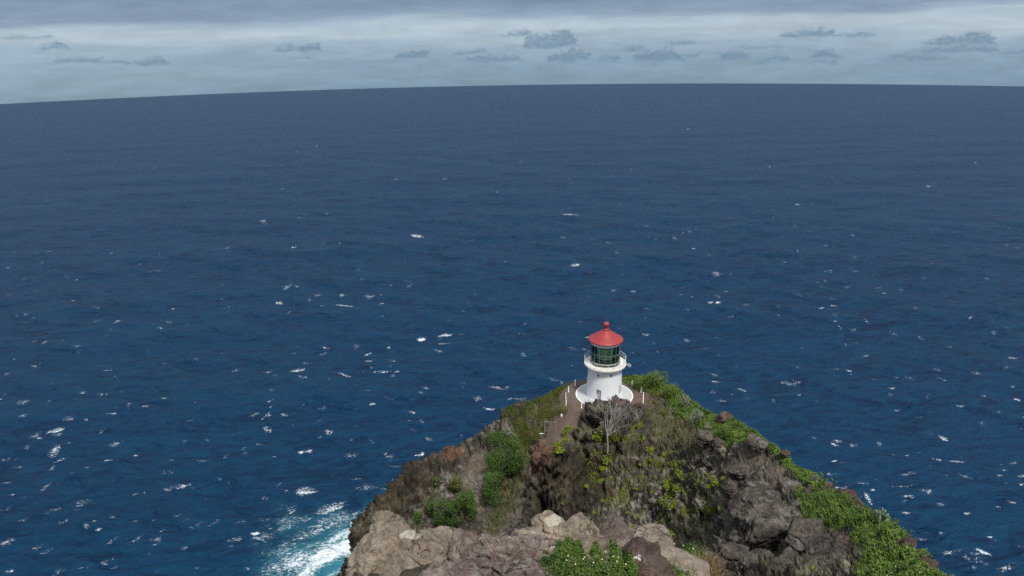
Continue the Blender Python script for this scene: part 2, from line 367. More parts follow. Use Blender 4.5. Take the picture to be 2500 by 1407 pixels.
# ------------------------------------------------------------------ the sea
azs = np.concatenate([np.linspace(-180, -44, 60)[:-1], np.linspace(-44, 44, 700), np.linspace(44, 180, 60)[1:]])
deps = np.concatenate([np.linspace(80, 44, 20)[:-1], np.linspace(44, 3.75, 500), np.linspace(3.75, 3.5, 8)[1:]])
def dep_r(dg):                   # arc radius at which a line of sight of that depression meets the round sea
    d = math.radians(dg); s_, c_ = math.sin(d), math.cos(d); b_ = -(HC + RSEA) * s_; q = b_ * b_ - ((HC + RSEA) ** 2 - RSEA ** 2)
    tt = -b_ - math.sqrt(max(q, 0)); return tt * c_
rr = np.array([dep_r(d) for d in deps]); rr = np.concatenate([[2.0, 15.0], rr[rr > 20], np.linspace(rr[-1] * 1.04, rr[-1] * 1.6, 6)])
A, Rr = np.meshgrid(np.radians(azs), rr)
X, Y = (np.sin(A) * Rr).ravel(), (np.cos(A) * Rr).ravel(); Rf = Rr.ravel()
Zs = np.sqrt(RSEA ** 2 - Rf ** 2) - RSEA
cell = np.gradient(rr); CELL = np.repeat(cell, len(azs))
rg = np.random.RandomState(3); hz = np.zeros(len(X))
for i in range(34):              # short-crested wind sea: many small wave trains about one heading
    lam = 9 * 1.09 ** i; th = math.radians(-100 + rg.normal() * 24); k = 2 * math.pi / lam; amp = 0.0085 * lam ** 0.9 * (0.6 + rg.rand()) * (1.0 if lam < 45 else 0.42)
    fade = np.clip(lam / (CELL * 3.0) - 1, 0, 1)
    ph = k * (X * math.cos(th) + Y * math.sin(th)) + rg.rand() * 6.28
    hz += amp * fade * (np.sin(ph) + 0.25 * np.sin(2 * ph + 1.5))
SV = np.stack([X, Y, Zs + hz], 1)
spx, spy, sdep = proj(SV)
foam = np.zeros(len(X)); surf = np.zeros(len(X))
front = (sdep > 1) & (np.abs(np.arctan2(X, Y)) < math.radians(46))
P2 = np.stack([X, Y, np.zeros(len(X))], 1)
def add_foam(px, py, lpx, hpx, tilt, dens):
    hpx = hpx * 0.95; dens = dens * 0.98
    # a whitecap of given length and height in photo pixels, laid on the water at its own place and real size
    c = at_sea(px, py)
    e1 = at_sea(px + lpx / 2 * math.cos(tilt), py - lpx / 2 * math.sin(tilt)) - c
    e2 = at_sea(px - hpx / 2 * math.sin(tilt), py - hpx / 2 * math.cos(tilt)) - c
    Mx = np.array([[e1[0], e2[0]], [e1[1], e2[1]]])
    if abs(np.linalg.det(Mx)) < 1e-6: return
    Mi = np.linalg.inv(Mx); rad = 1.8 * (math.hypot(*e1[:2]) + math.hypot(*e2[:2]))
    rc = math.hypot(c[0], c[1]); ac = math.atan2(c[0], c[1]); da = rad / rc
    r0, r1 = np.searchsorted(rr, (rc - rad, rc + rad)); a0, a1 = np.searchsorted(azr, (ac - da, ac + da))
    idx = (np.arange(r0, r1)[:, None] * len(azs) + np.arange(a0, a1)[None]).ravel()
    if not len(idx): return
    q = np.stack([X[idx] - c[0], Y[idx] - c[1]], 1) @ Mi.T
    nz = FN[idx]
    d = np.hypot(q[:, 0] + 0.5 * FN2[idx], (q[:, 1] + 0.5 * nz + 0.25 * np.cos(q[:, 0] * 2)))
    crest = sstep(np.abs(q[:, 1] + 0.5 - 0.35 * (q[:, 0] + 0.3 * FN2[idx]) ** 2 + 0.3 * nz), 0.34, 0.08) * sstep(np.abs(q[:, 0] - 0.1 + 0.8 * nz), 0.95, 0.5)
    foam[idx] = np.maximum(foam[idx], np.maximum((0.30 + 0.34 * dens) * sstep(d, 1.3, 0.2) * min(1, 0.5 + dens), crest * dens * (1.0 if dens > 0.55 else 0.0)))
azr = np.radians(azs)
FN = fbm(np.stack([X, Y, X * 0], 1), 0.06, 4); FN2 = fbm(np.stack([X, Y, X * 0 + 9], 1), 0.045, 3)
BIG = [(1018,573,44,10,-.2,.85),(642,540,22,6,0,.7),(1400,527,44,5,-.1,.6),(1405,648,34,10,.1,.75),(838,748,62,7,-.1,1.0),(680,737,24,11,0,.9),(700,705,34,12,.2,.5),(905,721,34,12,0,.5),(775,722,26,10,0,.45),(836,722,20,9,0,.6),(722,907,46,16,.25,.85),(935,910,72,5,0,.75),(905,882,40,8,.1,.5),(842,916,44,6,-.25,.7),(1030,827,30,10,.1,.95),(1085,818,44,9,.1,.9),(795,848,34,5,-.1,.7),(1195,997,40,10,-.1,.85),(1212,944,60,10,-.1,.5),(1165,970,30,18,0,.5),(132,1051,58,14,.2,.8),(94,1070,22,8,-.1,1.0),(134,1100,44,30,.6,.55),(56,985,44,18,.3,.45),(170,1025,40,14,.3,.45),(150,1122,40,8,.2,.45),(265,1122,34,8,.2,.75),(330,1105,22,10,.3,.5),(735,1097,26,12,0,.95),(755,1095,22,14,0,.7),(740,1198,66,32,0,.80),(805,1240,110,30,.42,.62),(655,1042,30,14,-.2,.6),(803,1055,26,18,0,.6),(625,1308,26,12,.3,1.0),(635,1322,44,10,-.35,.95),(655,1312,50,30,0,.5),(710,1250,34,5,.5,.9),(395,1298,20,5,.5,.8),(380,1325,40,22,.5,.5),(525,1278,50,12,.6,.45),(60,1020,40,10,.2,.4),(15,1175,44,8,.25,.5),(15,1320,50,20,.3,.55),(85,1335,60,14,.4,.4),(55,1270,34,8,.3,.45),(420,1120,16,6,-.1,.8),(505,1065,14,10,0,.4),(660,985,18,5,.3,.8),(400,976,30,5,-.1,.8),(655,1013,12,5,0,.9),
 (2037,1086,32,7,-.4,1.0),(2045,1075,40,18,0,.45),(2300,1068,34,13,-.4,.85),(2287,1117,30,6,-.15,1.0),(2335,1122,64,9,-.05,.6),(2120,1222,46,14,-1.0,.9),(2215,1215,40,7,0,.55),(2470,876,30,14,0,.65),(2455,902,24,5,-.2,.85),(1747,668,30,16,0,.5),(1733,741,20,8,0,.95),(1753,741,18,8,0,.9),(1545,706,20,5,0,.8),(2400,1341,66,7,-.4,.85),(2330,1338,54,18,.1,.5),(2400,1366,60,14,-.4,.35),(1810,950,28,6,-.25,.95),(2200,1190,70,8,.1,.4),(1745,930,30,10,-.2,.6),(1915,932,40,8,0,.5),(2265,455,14,3,0,.95),(2283,318,8,3,0,.9),(1385,527,30,5,-.1,.6),(1085,438,22,3,0,.7),(1950,497,24,3,0,.75),(1905,1260,20,8,0,.5),(2210,1258,26,8,0,.6),(2440,1165,30,10,0,.5),(2360,1253,26,7,0,.7),(2300,1297,24,6,0,.7),(2420,1305,20,10,-.2,.6),(2440,1235,30,5,0,.5),(2235,1345,30,14,0,.45),(1440,822,30,6,0,.6),(1545,860,20,5,0,.5)]
for a in BIG: add_foam(*a)
for i in range(820):             # the rest of the whitecaps, thinning towards the horizon
    u = rg.rand(); py = 300 + 1110 * u ** 0.75; px = rg.rand() * 2700 - 100; sc = (py - 190) / 900
    k = rg.rand()
    if k < 0.40: add_foam(px, py, (8 + 10 * rg.rand()) * sc + 2, (3 + 3 * rg.rand()) * sc + 1.6, rg.normal() * 0.2 + (0.15 if px < 900 else -0.12), 0.25 + 0.4 * rg.rand())
    elif k < 0.93: add_foam(px, py, (18 + 36 * rg.rand()) * sc + 2, (5 + 10 * rg.rand()) * sc + 1.5, rg.normal() * 0.2 + (0.25 if px < 900 else -0.15), 0.25 + 0.22 * rg.rand())
    else: add_foam(px, py, (14 + 16 * rg.rand()) * sc + 2, (4 + 4 * rg.rand()) * sc + 1.5, rg.normal() * 0.2, 0.7 + 0.25 * rg.rand())
# surf washing round the foot of the cliff
SURF = [at_sea(*p)[:2] for p in [(560,1500),(610,1407),(665,1352),(720,1312),(765,1278),(830,1256),(900,1246),(1000,1240),(1150,1300),(1250,1500),(900,1700)]]
sd = poly_sd(X, Y, SURF); ns = fbm(np.stack([X, Y, X * 0], 1), 0.035, 4)
surf = sstep(sd + 40 * ns, -16, 30) * 0.85
WH = [at_sea(*p)[:2] for p in [(700,1500),(740,1407),(790,1372),(830,1330),(862,1290),(1000,1280),(1100,1500),(900,1700)]]
sd2 = poly_sd(X, Y, WH)
ud = (at_sea(820, 1320) - at_sea(700, 1385))[:2]; ud /= np.linalg.norm(ud)
rot = np.stack([(X * ud[0] + Y * ud[1]) * 0.5, (Y * ud[0] - X * ud[1]) * 1.6, X * 0], 1)
rot[:, 1] += 6 * ns
streak = fbm(rot, 0.05, 5, 0.6, True) - 0.35
foam = np.maximum(foam, sstep(sd + 45 * ns, -26, 26) * 0.95 * np.clip(0.34 + 1.05 * streak + 0.34 * sstep(sd2 + 16 * ns, -16, 18), 0, 0.97))
SF = grid_faces(len(rr), len(azs))
sea = tag(obj('sea', SV, SF, M['sea'], attrs={'foam': foam, 'surf': surf}), kind='structure')

# ------------------------------------------------------------------ the headland
LH = at_depth(1475, 965, 124.0); ZL = LH[2]          # foot of the lighthouse
print('lighthouse foot', LH, 'r', math.hypot(LH[0], LH[1]))
CT = []                                               # control points: x, y, z of the land surface
def c(px, py, r): CT.append(at_r(px, py, r))
def cz(px, py, z): CT.append(at_z(px, py, z))
def cw(x, y, z): CT.append(np.array([x, y, HC + z]))
# crest on the left, from the yard down to the sea cliff
LEFT = [(1404,941,121),(1370,950,117.5),(1330,969,114.5),(1290,983,112.5),(1250,991,111),(1215,1012,110),(1190,1030,109.5),(1130,1070,108),(1060,1108,106),(1000,1130,104.5),(965,1170,103),(930,1210,101),(895,1260,98.5),(868,1320,96),(846,1400,93)]
RIGHT = [(1500,926,122),(1545,920,120),(1590,919,117),(1640,942,111),(1700,990,102.5),(1780,1022,96),(1870,1080,86),(1960,1152,75),(2060,1212,63),(2130,1256,51),(2200,1325,37),(2283,1407,24.5)]
for p in LEFT + RIGHT: c(*p)
# level yard round the lighthouse and the path
for a in range(0, 360, 45): CT.append(np.array([LH[0] + 6.6 * math.cos(math.radians(a)), LH[1] + 6.6 * math.sin(math.radians(a)), ZL]))
for a in range(0, 360, 90): CT.append(np.array([LH[0] + 3 * math.cos(math.radians(a)), LH[1] + 3 * math.sin(math.radians(a)), ZL]))
PATH = [(1420,1000),(1398,1012),(1378,1034),(1360,1056)]
for p in PATH + [(1405,1030),(1388,1052),(1368,1076),(1340,1080),(1330,1096)]: cz(*p, ZL)
# grassy bank left of the path
for p in [(1330,1000,111),(1290,1030,108),(1270,1060,106),(1230,1060,106),(1300,1085,103.5)]: c(*p)
# knoll in front of the lighthouse and its rock face
for p in [(1425,1003,104),(1450,996,101.5),(1482,985,100),(1510,984,99.5),(1545,988,101),(1580,996,103),(1610,1000,104)]: c(*p)
for p in [(1432,1060,98.5),(1455,1060,97.5),(1500,1040,97.5),(1560,1050,98),(1620,1060,97.5),(1405,1110,97.5),(1372,1112,99.3),(1450,1130,95),(1520,1130,94),(1600,1130,93.5),(1680,1120,91),(1330,1160,97),(1300,1200,95),(1380,1200,91),(1470,1220,89),(1560,1220,88),(1650,1210,86),(1720,1180,84),(1330,1280,88),(1420,1290,85),(1520,1300,84),(1620,1310,81),(1700,1280,79),(1730,1330,72)]: c(*p)
# hollow with the shrubs
for p in [(1230,1150,101),(1180,1150,102),(1120,1160,101.5),(1060,1190,100),(1000,1220,98.5),(1200,1220,96),(1120,1240,95),(1050,1270,94),(970,1290,94),(1230,1290,88),(1150,1310,88),(1060,1330,89),(950,1370,89),(1250,1180,97.5),(1280,1150,98.5)]: c(*p)
# right shoulder
for p in [(1600,955,113),(1650,985,105),(1680,1040,98),(1750,1060,92),(1800,1090,86),(1760,1120,84),(1850,1110,82),(1880,1150,74),(1830,1180,73),(1790,1210,72),(1930,1190,68),(1900,1230,60),(1960,1230,57),(2020,1230,56),(1850,1290,52),(1940,1300,47),(2040,1290,46),(2100,1320,38),(2020,1360,36),(1930,1370,36),(1830,1380,34),(1760,1370,38),(2100,1400,29),(2000,1450,27),(1880,1450,26),(2180,1400,27)]: c(*p)
# the near ledge and the slope under the lookout
for p in [(870,1430,14.0),(960,1330,16.5),(1050,1360,15.5),(1150,1370,16),(1250,1350,17),(1350,1320,18.5),(1450,1340,18.5),(1550,1350,18.5),(1650,1370,20),(1750,1410,21),(1000,1420,13.5),(1150,1430,13.5),(1300,1430,13.5),(1450,1430,14),(1600,1430,15),(1720,1450,17)]: c(*p)
cw(0, -2, -1.7); cw(0, 2, -2.2); cw(-4, 2, -3.5); cw(5, 2, -2.5); cw(0, 6, -6.5); cw(8, 8, -8); cw(-5, 7, -8.5); cw(14, 12, -12.5); cw(20, 4, -8); cw(-10, -4, -4); cw(12, -4, -2)
# hidden hollow between ledge and knoll
for (x, y, z) in [(-6, 27, -31), (2, 30, -32), (8, 32, -32), (14, 36, -33), (-12, 45, -55), (0, 45, -52), (10, 47, -48), (-14, 62, -68), (0, 62, -62), (12, 62, -57), (22, 55, -43), (-10, 76, -72), (4, 75, -66)]: cw(x, y, z)
CT = np.array(CT)
def tps_fit(P, z, lam=0.25):
    n = len(P); d = np.linalg.norm(P[:, None] - P[None], axis=2); K = np.where(d > 0, d * d * np.log(d + 1e-9), 0) + lam * np.eye(n) * 10
    Q = np.hstack([np.ones((n, 1)), P]); Aq = np.block([[K, Q], [Q.T, np.zeros((3, 3))]])
    return np.linalg.solve(Aq, np.concatenate([z, np.zeros(3)]))
CP = CT[:, :2] / 20.0; TW = tps_fit(CP, CT[:, 2], 0.0006)
def tps(x, y):
    out = np.zeros(len(x)); n = len(CP)
    for s in range(0, len(x), 20000):
        Pq = np.stack([x[s:s + 20000], y[s:s + 20000]], 1) / 20.0
        d2 = ((Pq[:, None] - CP[None]) ** 2).sum(2)
        out[s:s + 20000] = (0.5 * d2 * np.log(d2 + 1e-12)) @ TW[:n] + TW[n] + Pq @ TW[n + 1:]
    return out
edge = [at_r(*p)[:2] for p in LEFT] ; edgeR = [at_r(*p)[:2] for p in RIGHT]
OUT = [np.array([-30.0, -30]), np.array([-9.0, 0.0]), np.array([-4.1, 12.5]), np.array([-7.0, 28]), np.array([-22.0, 60]), np.array([-27.0, 78])] + edge[::-1] + edgeR + [np.array([27.0, 10.0]), np.array([40.0, -30])]
def base_z(x, y):
    z = tps(x, y); sd = poly_sd(x, y, OUT)
    o = np.clip(-sd, 0, None)
    side = sstep(x - 0.16 * y, -8, 8)                 # seaward cliff on the left is steeper than the grassy right flank
    slope = 2.6 * (1 - side) + 1.75 * side
    zin = np.minimum(z, HC - 1.0)
    return np.maximum(zin - slope * o - 0.02 * o * o, -6.0)
AZT = np.radians(np.concatenate([np.linspace(-70, -22, 50)[:-1], np.linspace(-22, 40, 780), np.linspace(40, 85, 40)[1:]]))
RF = np.concatenate([np.linspace(0.6, 30, 150)[:-1], np.linspace(30, 80, 160)[:-1], np.linspace(80, 135, 260)[:-1], np.linspace(135, 230, 60)])
Ag, Rg = np.meshgrid(AZT, RF, indexing='ij')
Zb = base_z((np.sin(Ag) * Rg).ravel(), (np.cos(Ag) * Rg).ravel()).reshape(Ag.shape)
NROW = 500; TV = np.zeros((len(AZT), NROW, 3))
for i in range(len(AZT)):                             # resample every profile evenly along its own length, denser where it is seen
    z = Zb[i]; dep = np.degrees(np.arctan2(HC - z, RF)); dist = np.hypot(RF, HC - z)
    ds = np.hypot(np.diff(RF), np.diff(z)); mid = 0.5 * (dist[1:] + dist[:-1]); md = 0.5 * (dep[1:] + dep[:-1])
    vis = np.where((md < 44), 1.0, 0.12)
    topd = np.minimum.accumulate(dep); seen = (dep[1:] <= topd[:-1] + 1.2)
    wgt = ds / mid * vis * np.where(seen, 1.0, 0.25) + 1e-5
    cs = np.concatenate([[0], np.cumsum(wgt)]); q = np.interp(np.linspace(0, cs[-1], NROW), cs, np.arange(len(RF)))
    r_ = np.interp(q, np.arange(len(RF)), RF); z_ = np.interp(q, np.arange(len(RF)), z)
    TV[i, :, 0] = math.sin(AZT[i]) * r_; TV[i, :, 1] = math.cos(AZT[i]) * r_; TV[i, :, 2] = z_
def grid_normals(G):
    a = np.gradient(G, axis=0); b = np.gradient(G, axis=1); n = np.cross(a, b); n /= np.linalg.norm(n, axis=2)[..., None] + 1e-9; return n
TN = grid_normals(TV); TN *= np.sign(TN[..., 2:3] + 1e-9)
V0 = TV.reshape(-1, 3).copy(); N0 = TN.reshape(-1, 3)
tpx, tpy, td = proj(V0); tr = np.hypot(V0[:, 0], V0[:, 1])
dl = np.hypot(V0[:, 0] - LH[0], V0[:, 1] - LH[1])
nA = fbm(V0, 0.12, 3); nB = fbm(V0, 0.5, 3, off=7.0)
far = td > 45
def region(poly, soft=8, amp=10, lo=60, hi=400):
    m = sstep(poly_sd(tpx, tpy, poly) + amp * nA + 0.6 * amp * nB, -soft, soft); return m * ((td > lo) & (td < hi))
yard = sstep(dl + 0.5 * nA, 8.3, 7.4) * (np.abs(V0[:, 2] - ZL) < 3)
PW = np.array([at_z(*p, ZL)[:2] for p in PATH])
pd = np.full(len(V0), 1e9)
for i in range(len(PW) - 1):
    a, b = PW[i], PW[i + 1]; t = np.clip(((V0[:, :2] - a) @ (b - a)) / ((b - a) @ (b - a)), 0, 1); pd = np.minimum(pd, np.linalg.norm(V0[:, :2] - a - t[:, None] * (b - a), axis=1))
pathm = sstep(pd + 0.6 * nA, 2.1, 1.5) * (np.abs(V0[:, 2] - ZL) < 3.5)
pathm = np.maximum(pathm, region([(1352,1014),(1400,1004),(1428,1000),(1418,1030),(1396,1058),(1372,1084),(1345,1094),(1322,1098),(1330,1062),(1342,1034)], 4, 5, 90) * (np.abs(V0[:, 2] - ZL) < 3.5))
dirt = np.maximum(yard, pathm)
RG1 = [(1520,930),(1560,905),(1600,900),(1670,935),(1760,1000),(1880,1065),(1960,1130),(2020,1195),(1992,1200),(1947,1172),(1901,1127),(1867,1086),(1810,1084),(1762,1094),(1735,1062),(1700,1040),(1657,1012),(1630,980),(1590,962),(1550,948)]
RG2 = [(1944,1208),(2031,1205),(2076,1228),(2140,1250),(2195,1300),(2240,1350),(2300,1415),(2098,1425),(2098,1369),(2121,1346),(2076,1315),(2087,1290),(2031,1284),(1964,1275)]
LG = [(1215,1005),(1250,985),(1330,962),(1400,932),(1404,955),(1378,990),(1352,1012),(1335,1030),(1318,1080),(1285,1100),(1262,1068),(1240,1035)]
KN = [(1560,985),(1640,985),(1700,1030),(1740,1075),(1690,1110),(1640,1090),(1600,1060),(1575,1030)]
g1 = region(RG1, 6, 8, 70); g2 = region(RG2, 8, 14, 20, 75); g3 = region(LG, 9, 16, 90) * sstep(nB + 0.8 * nA, -0.55, 0.1); g4 = region(KN, 10, 16, 85) * 0.55
g5 = region([(1180,1330),(1200,1240),(1240,1150),(1290,1100),(1300,1130),(1270,1200),(1240,1280)], 10, 18, 80) * 0.5
grass = np.clip(np.maximum.reduce([g1, g2, g3, g4, g5]) * (1 - dirt), 0, 1)
red = np.maximum.reduce([region([(1290,1150),(1310,1085),(1335,1060),(1372,1062),(1350,1110),(1320,1170)], 8, 10, 80) * 0.9, region([(1075,1110),(1110,1085),(1130,1105),(1100,1125)], 5, 8, 80), region([(2030,1285),(2085,1290),(2075,1330),(2040,1330)], 8, 10, 20, 75) * 0.5, sstep(nA, 0.30, 0.6) * 0.45])
dark_rock = np.maximum(region([(1000,1120),(1060,1110),(1100,1140),(1060,1210),(1000,1250),(980,1300),(930,1420),(820,1420),(880,1240)], 22, 26, 60), region([(1310,1130),(1400,1085),(1470,1120),(1500,1200),(1440,1300),(1290,1310),(1270,1250)], 22, 26, 60))  # left spur and rib, where the rock colour is darkened
soil = np.maximum.reduce([region([(1600,1000),(1660,1005),(1725,1055),(1700,1110),(1640,1085),(1600,1050)], 14, 22, 80), region([(1810,1110),(1880,1105),(1925,1150),(1900,1200),(1830,1200),(1800,1160)], 14, 20, 50), region([(1150,1120),(1190,1090),(1200,1150),(1190,1230),(1140,1230),(1130,1170)], 14, 20, 80), region([(1240,1240),(1290,1150),(1310,1120),(1310,1160),(1270,1250),(1220,1330),(1180,1330)], 12, 16, 80), region([(2020,1280),(2080,1290),(2090,1330),(2060,1370),(1990,1400),(1960,1380)], 12, 18, 20, 70)]) * (1 - np.maximum(grass, dirt))
# relief: big buttresses, broken blocks, fine rubble
steep = 1 - np.clip(N0[:, 2], 0, 1)
soft = np.clip(np.maximum.reduce([dirt, 0.5 * soil, sstep(dl, 10.5, 8.0) * (np.abs(V0[:, 2] - ZL) < 3), 0.85 * g3, 0.8 * g1]), 0, 1)
near = sstep(tr, 34, 20)
wide = sstep(tr, 40, 80)
f1, f2, idn = worley(V0 + 1.2 * fbm(V0, 0.35, 2)[:, None], 0.30); crack = sstep(f2 - f1, 0.0, 0.22)
f1b, f2b, idb = worley(V0 + 0.5 * fbm(V0, 0.8, 2, off=3)[:, None], 0.85, 4.0); crackb = sstep(f2b - f1b, 0.0, 0.25)
rid = fbm(V0 * np.array([1, 1, 0.55]), 0.16, 5, 0.55, True)
fine = fbm(V0, 1.1, 4, 0.6, True)
f1c, f2c, idc = worley(V0 * np.array([1, 1, 0.6]) + 0.3 * fbm(V0, 1.3, 2, off=5)[:, None], 1.9, 2.0); crackc = sstep(f2c - f1c, 0.0, 0.3)
ribs = fbm(V0 * np.array([1, 1, 0.28]), 0.55, 4, 0.6, True, 3.0)
disp = wide * (1.5 * (rid - 0.25) + 1.0 * (idn - 0.5) - 0.8 * (1 - crack) + 0.7 * (ribs - 0.3)) + 0.6 * (idb - 0.5) - 0.5 * (1 - crackb) + 0.34 * (idc - 0.5) - 0.34 * (1 - crackc) + 0.36 * (fine - 0.3)
for (qx, qy, ra, rb, dd) in [(1312,1250,16,46,4.0),(1300,1285,24,20,3.0),(1447,1035,20,14,1.8),(1530,1205,14,26,1.8),(1500,1180,16,10,1.4),(1470,1200,10,26,1.2),(1350,1160,14,24,1.6),(1385,1120,20,16,1.4),(1580,1250,10,30,1.2),(1690,1230,12,34,1.6),(1722,1270,14,30,1.8),(1805,1338,24,20,3.5),(1925,1290,10,40,2.5),(985,1180,20,14,1.5),(1150,1110,24,14,1.4)]:
    disp -= dd * sstep(np.hypot((tpx - qx) / ra, (tpy - qy) / rb) + 0.35 * nB, 1.15, 0.4) * (td > 38) * (td < 150)
disp *= (0.65 + 0.6 * np.clip(steep * 1.6, 0, 1))
disp = disp * (1 - soft) * (1 - 0.65 * near) + soft * (0.10 * nB + 0.03 * fine)
disp *= sstep(V0[:, 2], -3, 6) * sstep(tr, 1.0, 5.0)
VT = V0 + N0 * disp[:, None]
VT = np.where((yard * sstep(dl, 7.2, 6.8))[:, None] > 0.5, np.stack([VT[:, 0], VT[:, 1], ZL + 0.02 * nB], 1), VT)
TF = grid_faces(len(AZT), NROW)[:, ::-1]
fm = dirt[TF].mean(1) > 0.5
yf = fm & (dl[TF].mean(1) < 9.0); pf = fm & ~yf
def split(name, sel):
    Fq = TF[sel]; u, inv = np.unique(Fq, return_inverse=True)
    return tag(obj(name, VT[u], inv.reshape(-1, 4), M['headland'], attrs={'grass': grass[u], 'dirt': dirt[u], 'red': red[u], 'dark_rock': dark_rock[u], 'soil': soil[u]}), kind='structure')
split('headland', ~fm); split('yard', yf)
if pf.any(): split('path', pf)
TNn = grid_normals(VT.reshape(TV.shape)); TNn *= np.sign((TNn * TN).sum(2))[..., None] + 1e-9
NT_ = TNn.reshape(-1, 3)

# ------------------------------------------------------------------ more materials
M['white_paint'] = simple('white_paint', (0.80, 0.815, 0.83), 0.55, var=0.03, scale=1.5, dirt=((0.62, 0.62, 0.60), 0.25))
M['post_paint'] = simple('post_paint', (0.78, 0.78, 0.77), 0.5, var=0.06, scale=6)
M['gallery'] = simple('gallery_paint', (0.66, 0.65, 0.58), 0.7, var=0.06, scale=2.0, dirt=((0.50, 0.44, 0.30), 0.55))
M['concrete'] = simple('apron_concrete', (0.42, 0.44, 0.44), 0.8, var=0.07, scale=1.2, dirt=((0.45, 0.46, 0.44), 0.4))
M['red_roof'] = simple('red_roof_paint', (0.30, 0.030, 0.032), 0.45, var=0.10, scale=1.5, dirt=((0.33, 0.07, 0.065), 0.5))
M['green_metal'] = simple('green_bronze', (0.19, 0.25, 0.21), 0.4, 0.2, var=0.25, scale=4)
M['dark_green'] = simple('dark_green_floor', (0.022, 0.035, 0.028), 0.5, var=0.2)
M['brass'] = simple('brass', (0.46, 0.46, 0.28), 0.35, 0.6, var=0.15, scale=5)
M['door_grey'] = simple('door_paint', (0.44, 0.45, 0.42), 0.55, var=0.05, scale=4, dirt=((0.34, 0.34, 0.31), 0.4))
M['dark_glass'] = simple('window_glass', (0.045, 0.05, 0.045), 0.12, var=0.3)
M['louver'] = simple('louver_paint', (0.40, 0.42, 0.42), 0.6, var=0.1, scale=8)
M['steel'] = simple('galvanised_steel', (0.30, 0.31, 0.31), 0.5, 0.5, var=0.2, scale=8)
M['rust'] = simple('rusty_pole', (0.20, 0.15, 0.12), 0.75, 0.1, var=0.3, scale=8)
M['dead_wood'] = simple('bleached_wood', (0.35, 0.335, 0.315), 0.85, var=0.3, scale=5)
M['bark'] = simple('shrub_bark', (0.09, 0.07, 0.05), 0.9, var=0.3, scale=8)
M['flower'] = simple('cream_petals', (0.70, 0.60, 0.36), 0.6, var=0.2, scale=20)
M['white_flower'] = simple('white_petals', (0.60, 0.62, 0.52), 0.6, var=0.15, scale=20)
M['cactus'] = simple('cactus_skin', (0.13, 0.19, 0.10), 0.6, var=0.25, scale=9, dirt=((0.26, 0.28, 0.17), 0.6))
def glass_material():
    m, t, b, o = material('lantern_glass'); t.n.remove(b)
    fr = t.new('ShaderNodeFresnel'); fr.inputs[0].default_value = 1.5
    tr = t.new('ShaderNodeBsdfTransparent'); tr.inputs[0].default_value = (0.80, 0.92, 0.85, 1)
    gl = t.new('ShaderNodeBsdfGlossy'); gl.inputs['Roughness'].default_value = 0.03; gl.inputs[0].default_value = (0.9, 0.95, 0.92, 1)
    mx = t.new('ShaderNodeMixShader'); t.l.new(t.m('ADD', fr.outputs[0], 0.03), mx.inputs[0]); t.l.new(tr.outputs[0], mx.inputs[1]); t.l.new(gl.outputs[0], mx.inputs[2]); t.l.new(mx.outputs[0], o.inputs[0]); return m
M['glass'] = glass_material()
def lens_material():
    m, t, b, o = material('lens_glass'); b.inputs['Base Color'].default_value = (0.62, 0.74, 0.56, 1); b.inputs['Roughness'].default_value = 0.12; b.inputs['Transmission Weight'].default_value = 0.0; b.inputs['IOR'].default_value = 1.5; return m
M['lens'] = lens_material()
M['cover_leaf'] = leaf_material('ground_cover_leaf', [(0.18, (0.022, 0.052, 0.009)), (0.40, (0.070, 0.138, 0.017)), (0.58, (0.128, 0.205, 0.026)), (0.82, (0.215, 0.25, 0.048))])
M['shrub_leaf'] = leaf_material('shrub_leaf', [(0.20, (0.020, 0.050, 0.009)), (0.45, (0.058, 0.125, 0.020)), (0.8, (0.115, 0.19, 0.035))])
M['tuft_leaf'] = leaf_material('tuft_leaf', [(0.2, (0.07, 0.11, 0.010)), (0.5, (0.18, 0.24, 0.018)), (0.8, (0.30, 0.34, 0.035))])
M['grass_leaf'] = leaf_material('grass_blade', [(0.2, (0.040, 0.068, 0.012)), (0.5, (0.098, 0.128, 0.026)), (0.8, (0.20, 0.185, 0.06))])
M['dry_leaf'] = leaf_material('dry_grass', [(0.2, (0.16, 0.115, 0.05)), (0.5, (0.27, 0.20, 0.10)), (0.8, (0.40, 0.31, 0.17))])
M['silver_leaf'] = leaf_material('silver_leaf', [(0.2, (0.08, 0.11, 0.055)), (0.5, (0.17, 0.20, 0.13)), (0.8, (0.36, 0.38, 0.29))])
M['bush_leaf'] = leaf_material('bush_leaf', [(0.2, (0.012, 0.036, 0.008)), (0.45, (0.045, 0.105, 0.014)), (0.65, (0.10, 0.175, 0.025)), (0.85, (0.20, 0.24, 0.05))])
M['boulder'] = rock_material('tan_boulder', (0.078, 0.066, 0.052), (0.198, 0.163, 0.122), (0.33, 0.282, 0.218), 0.8, 2.6)
M['brown_rock'] = rock_material('brown_rock', (0.050, 0.041, 0.036), (0.136, 0.104, 0.089), (0.29, 0.236, 0.208), 0.6, 3.2)
M['grey_rock'] = rock_material('grey_rock', (0.024, 0.020, 0.017), (0.066, 0.056, 0.047), (0.130, 0.112, 0.095), 0.5, 1.8)
M['rust_rock'] = rock_material('rust_rock', (0.026, 0.017, 0.014), (0.066, 0.042, 0.034), (0.12, 0.085, 0.068), 0.3, 1.4)
for k in ('boulder', 'brown_rock', 'grey_rock', 'rust_rock'):      # painted-over patch and white crust, as marks with their own shape
    t = NT(M[k].node_tree); b = next(n for n in t.n if n.type == 'BSDF_PRINCIPLED'); src = b.inputs['Base Color'].links[0].from_socket
    cc = t.mix(t.ss(t.attr('paint'), 0.45, 0.55), src, (0.46, 0.42, 0.345))
    cc = t.mix(t.ss(t.m('ADD', t.attr('crust'), t.m('MULTIPLY', t.noise(t.pos(), 16.0, 3, 0.6), 1.0)), 1.08, 1.12), cc, (0.62, 0.62, 0.60)); t.l.new(cc, b.inputs['Base Color'])

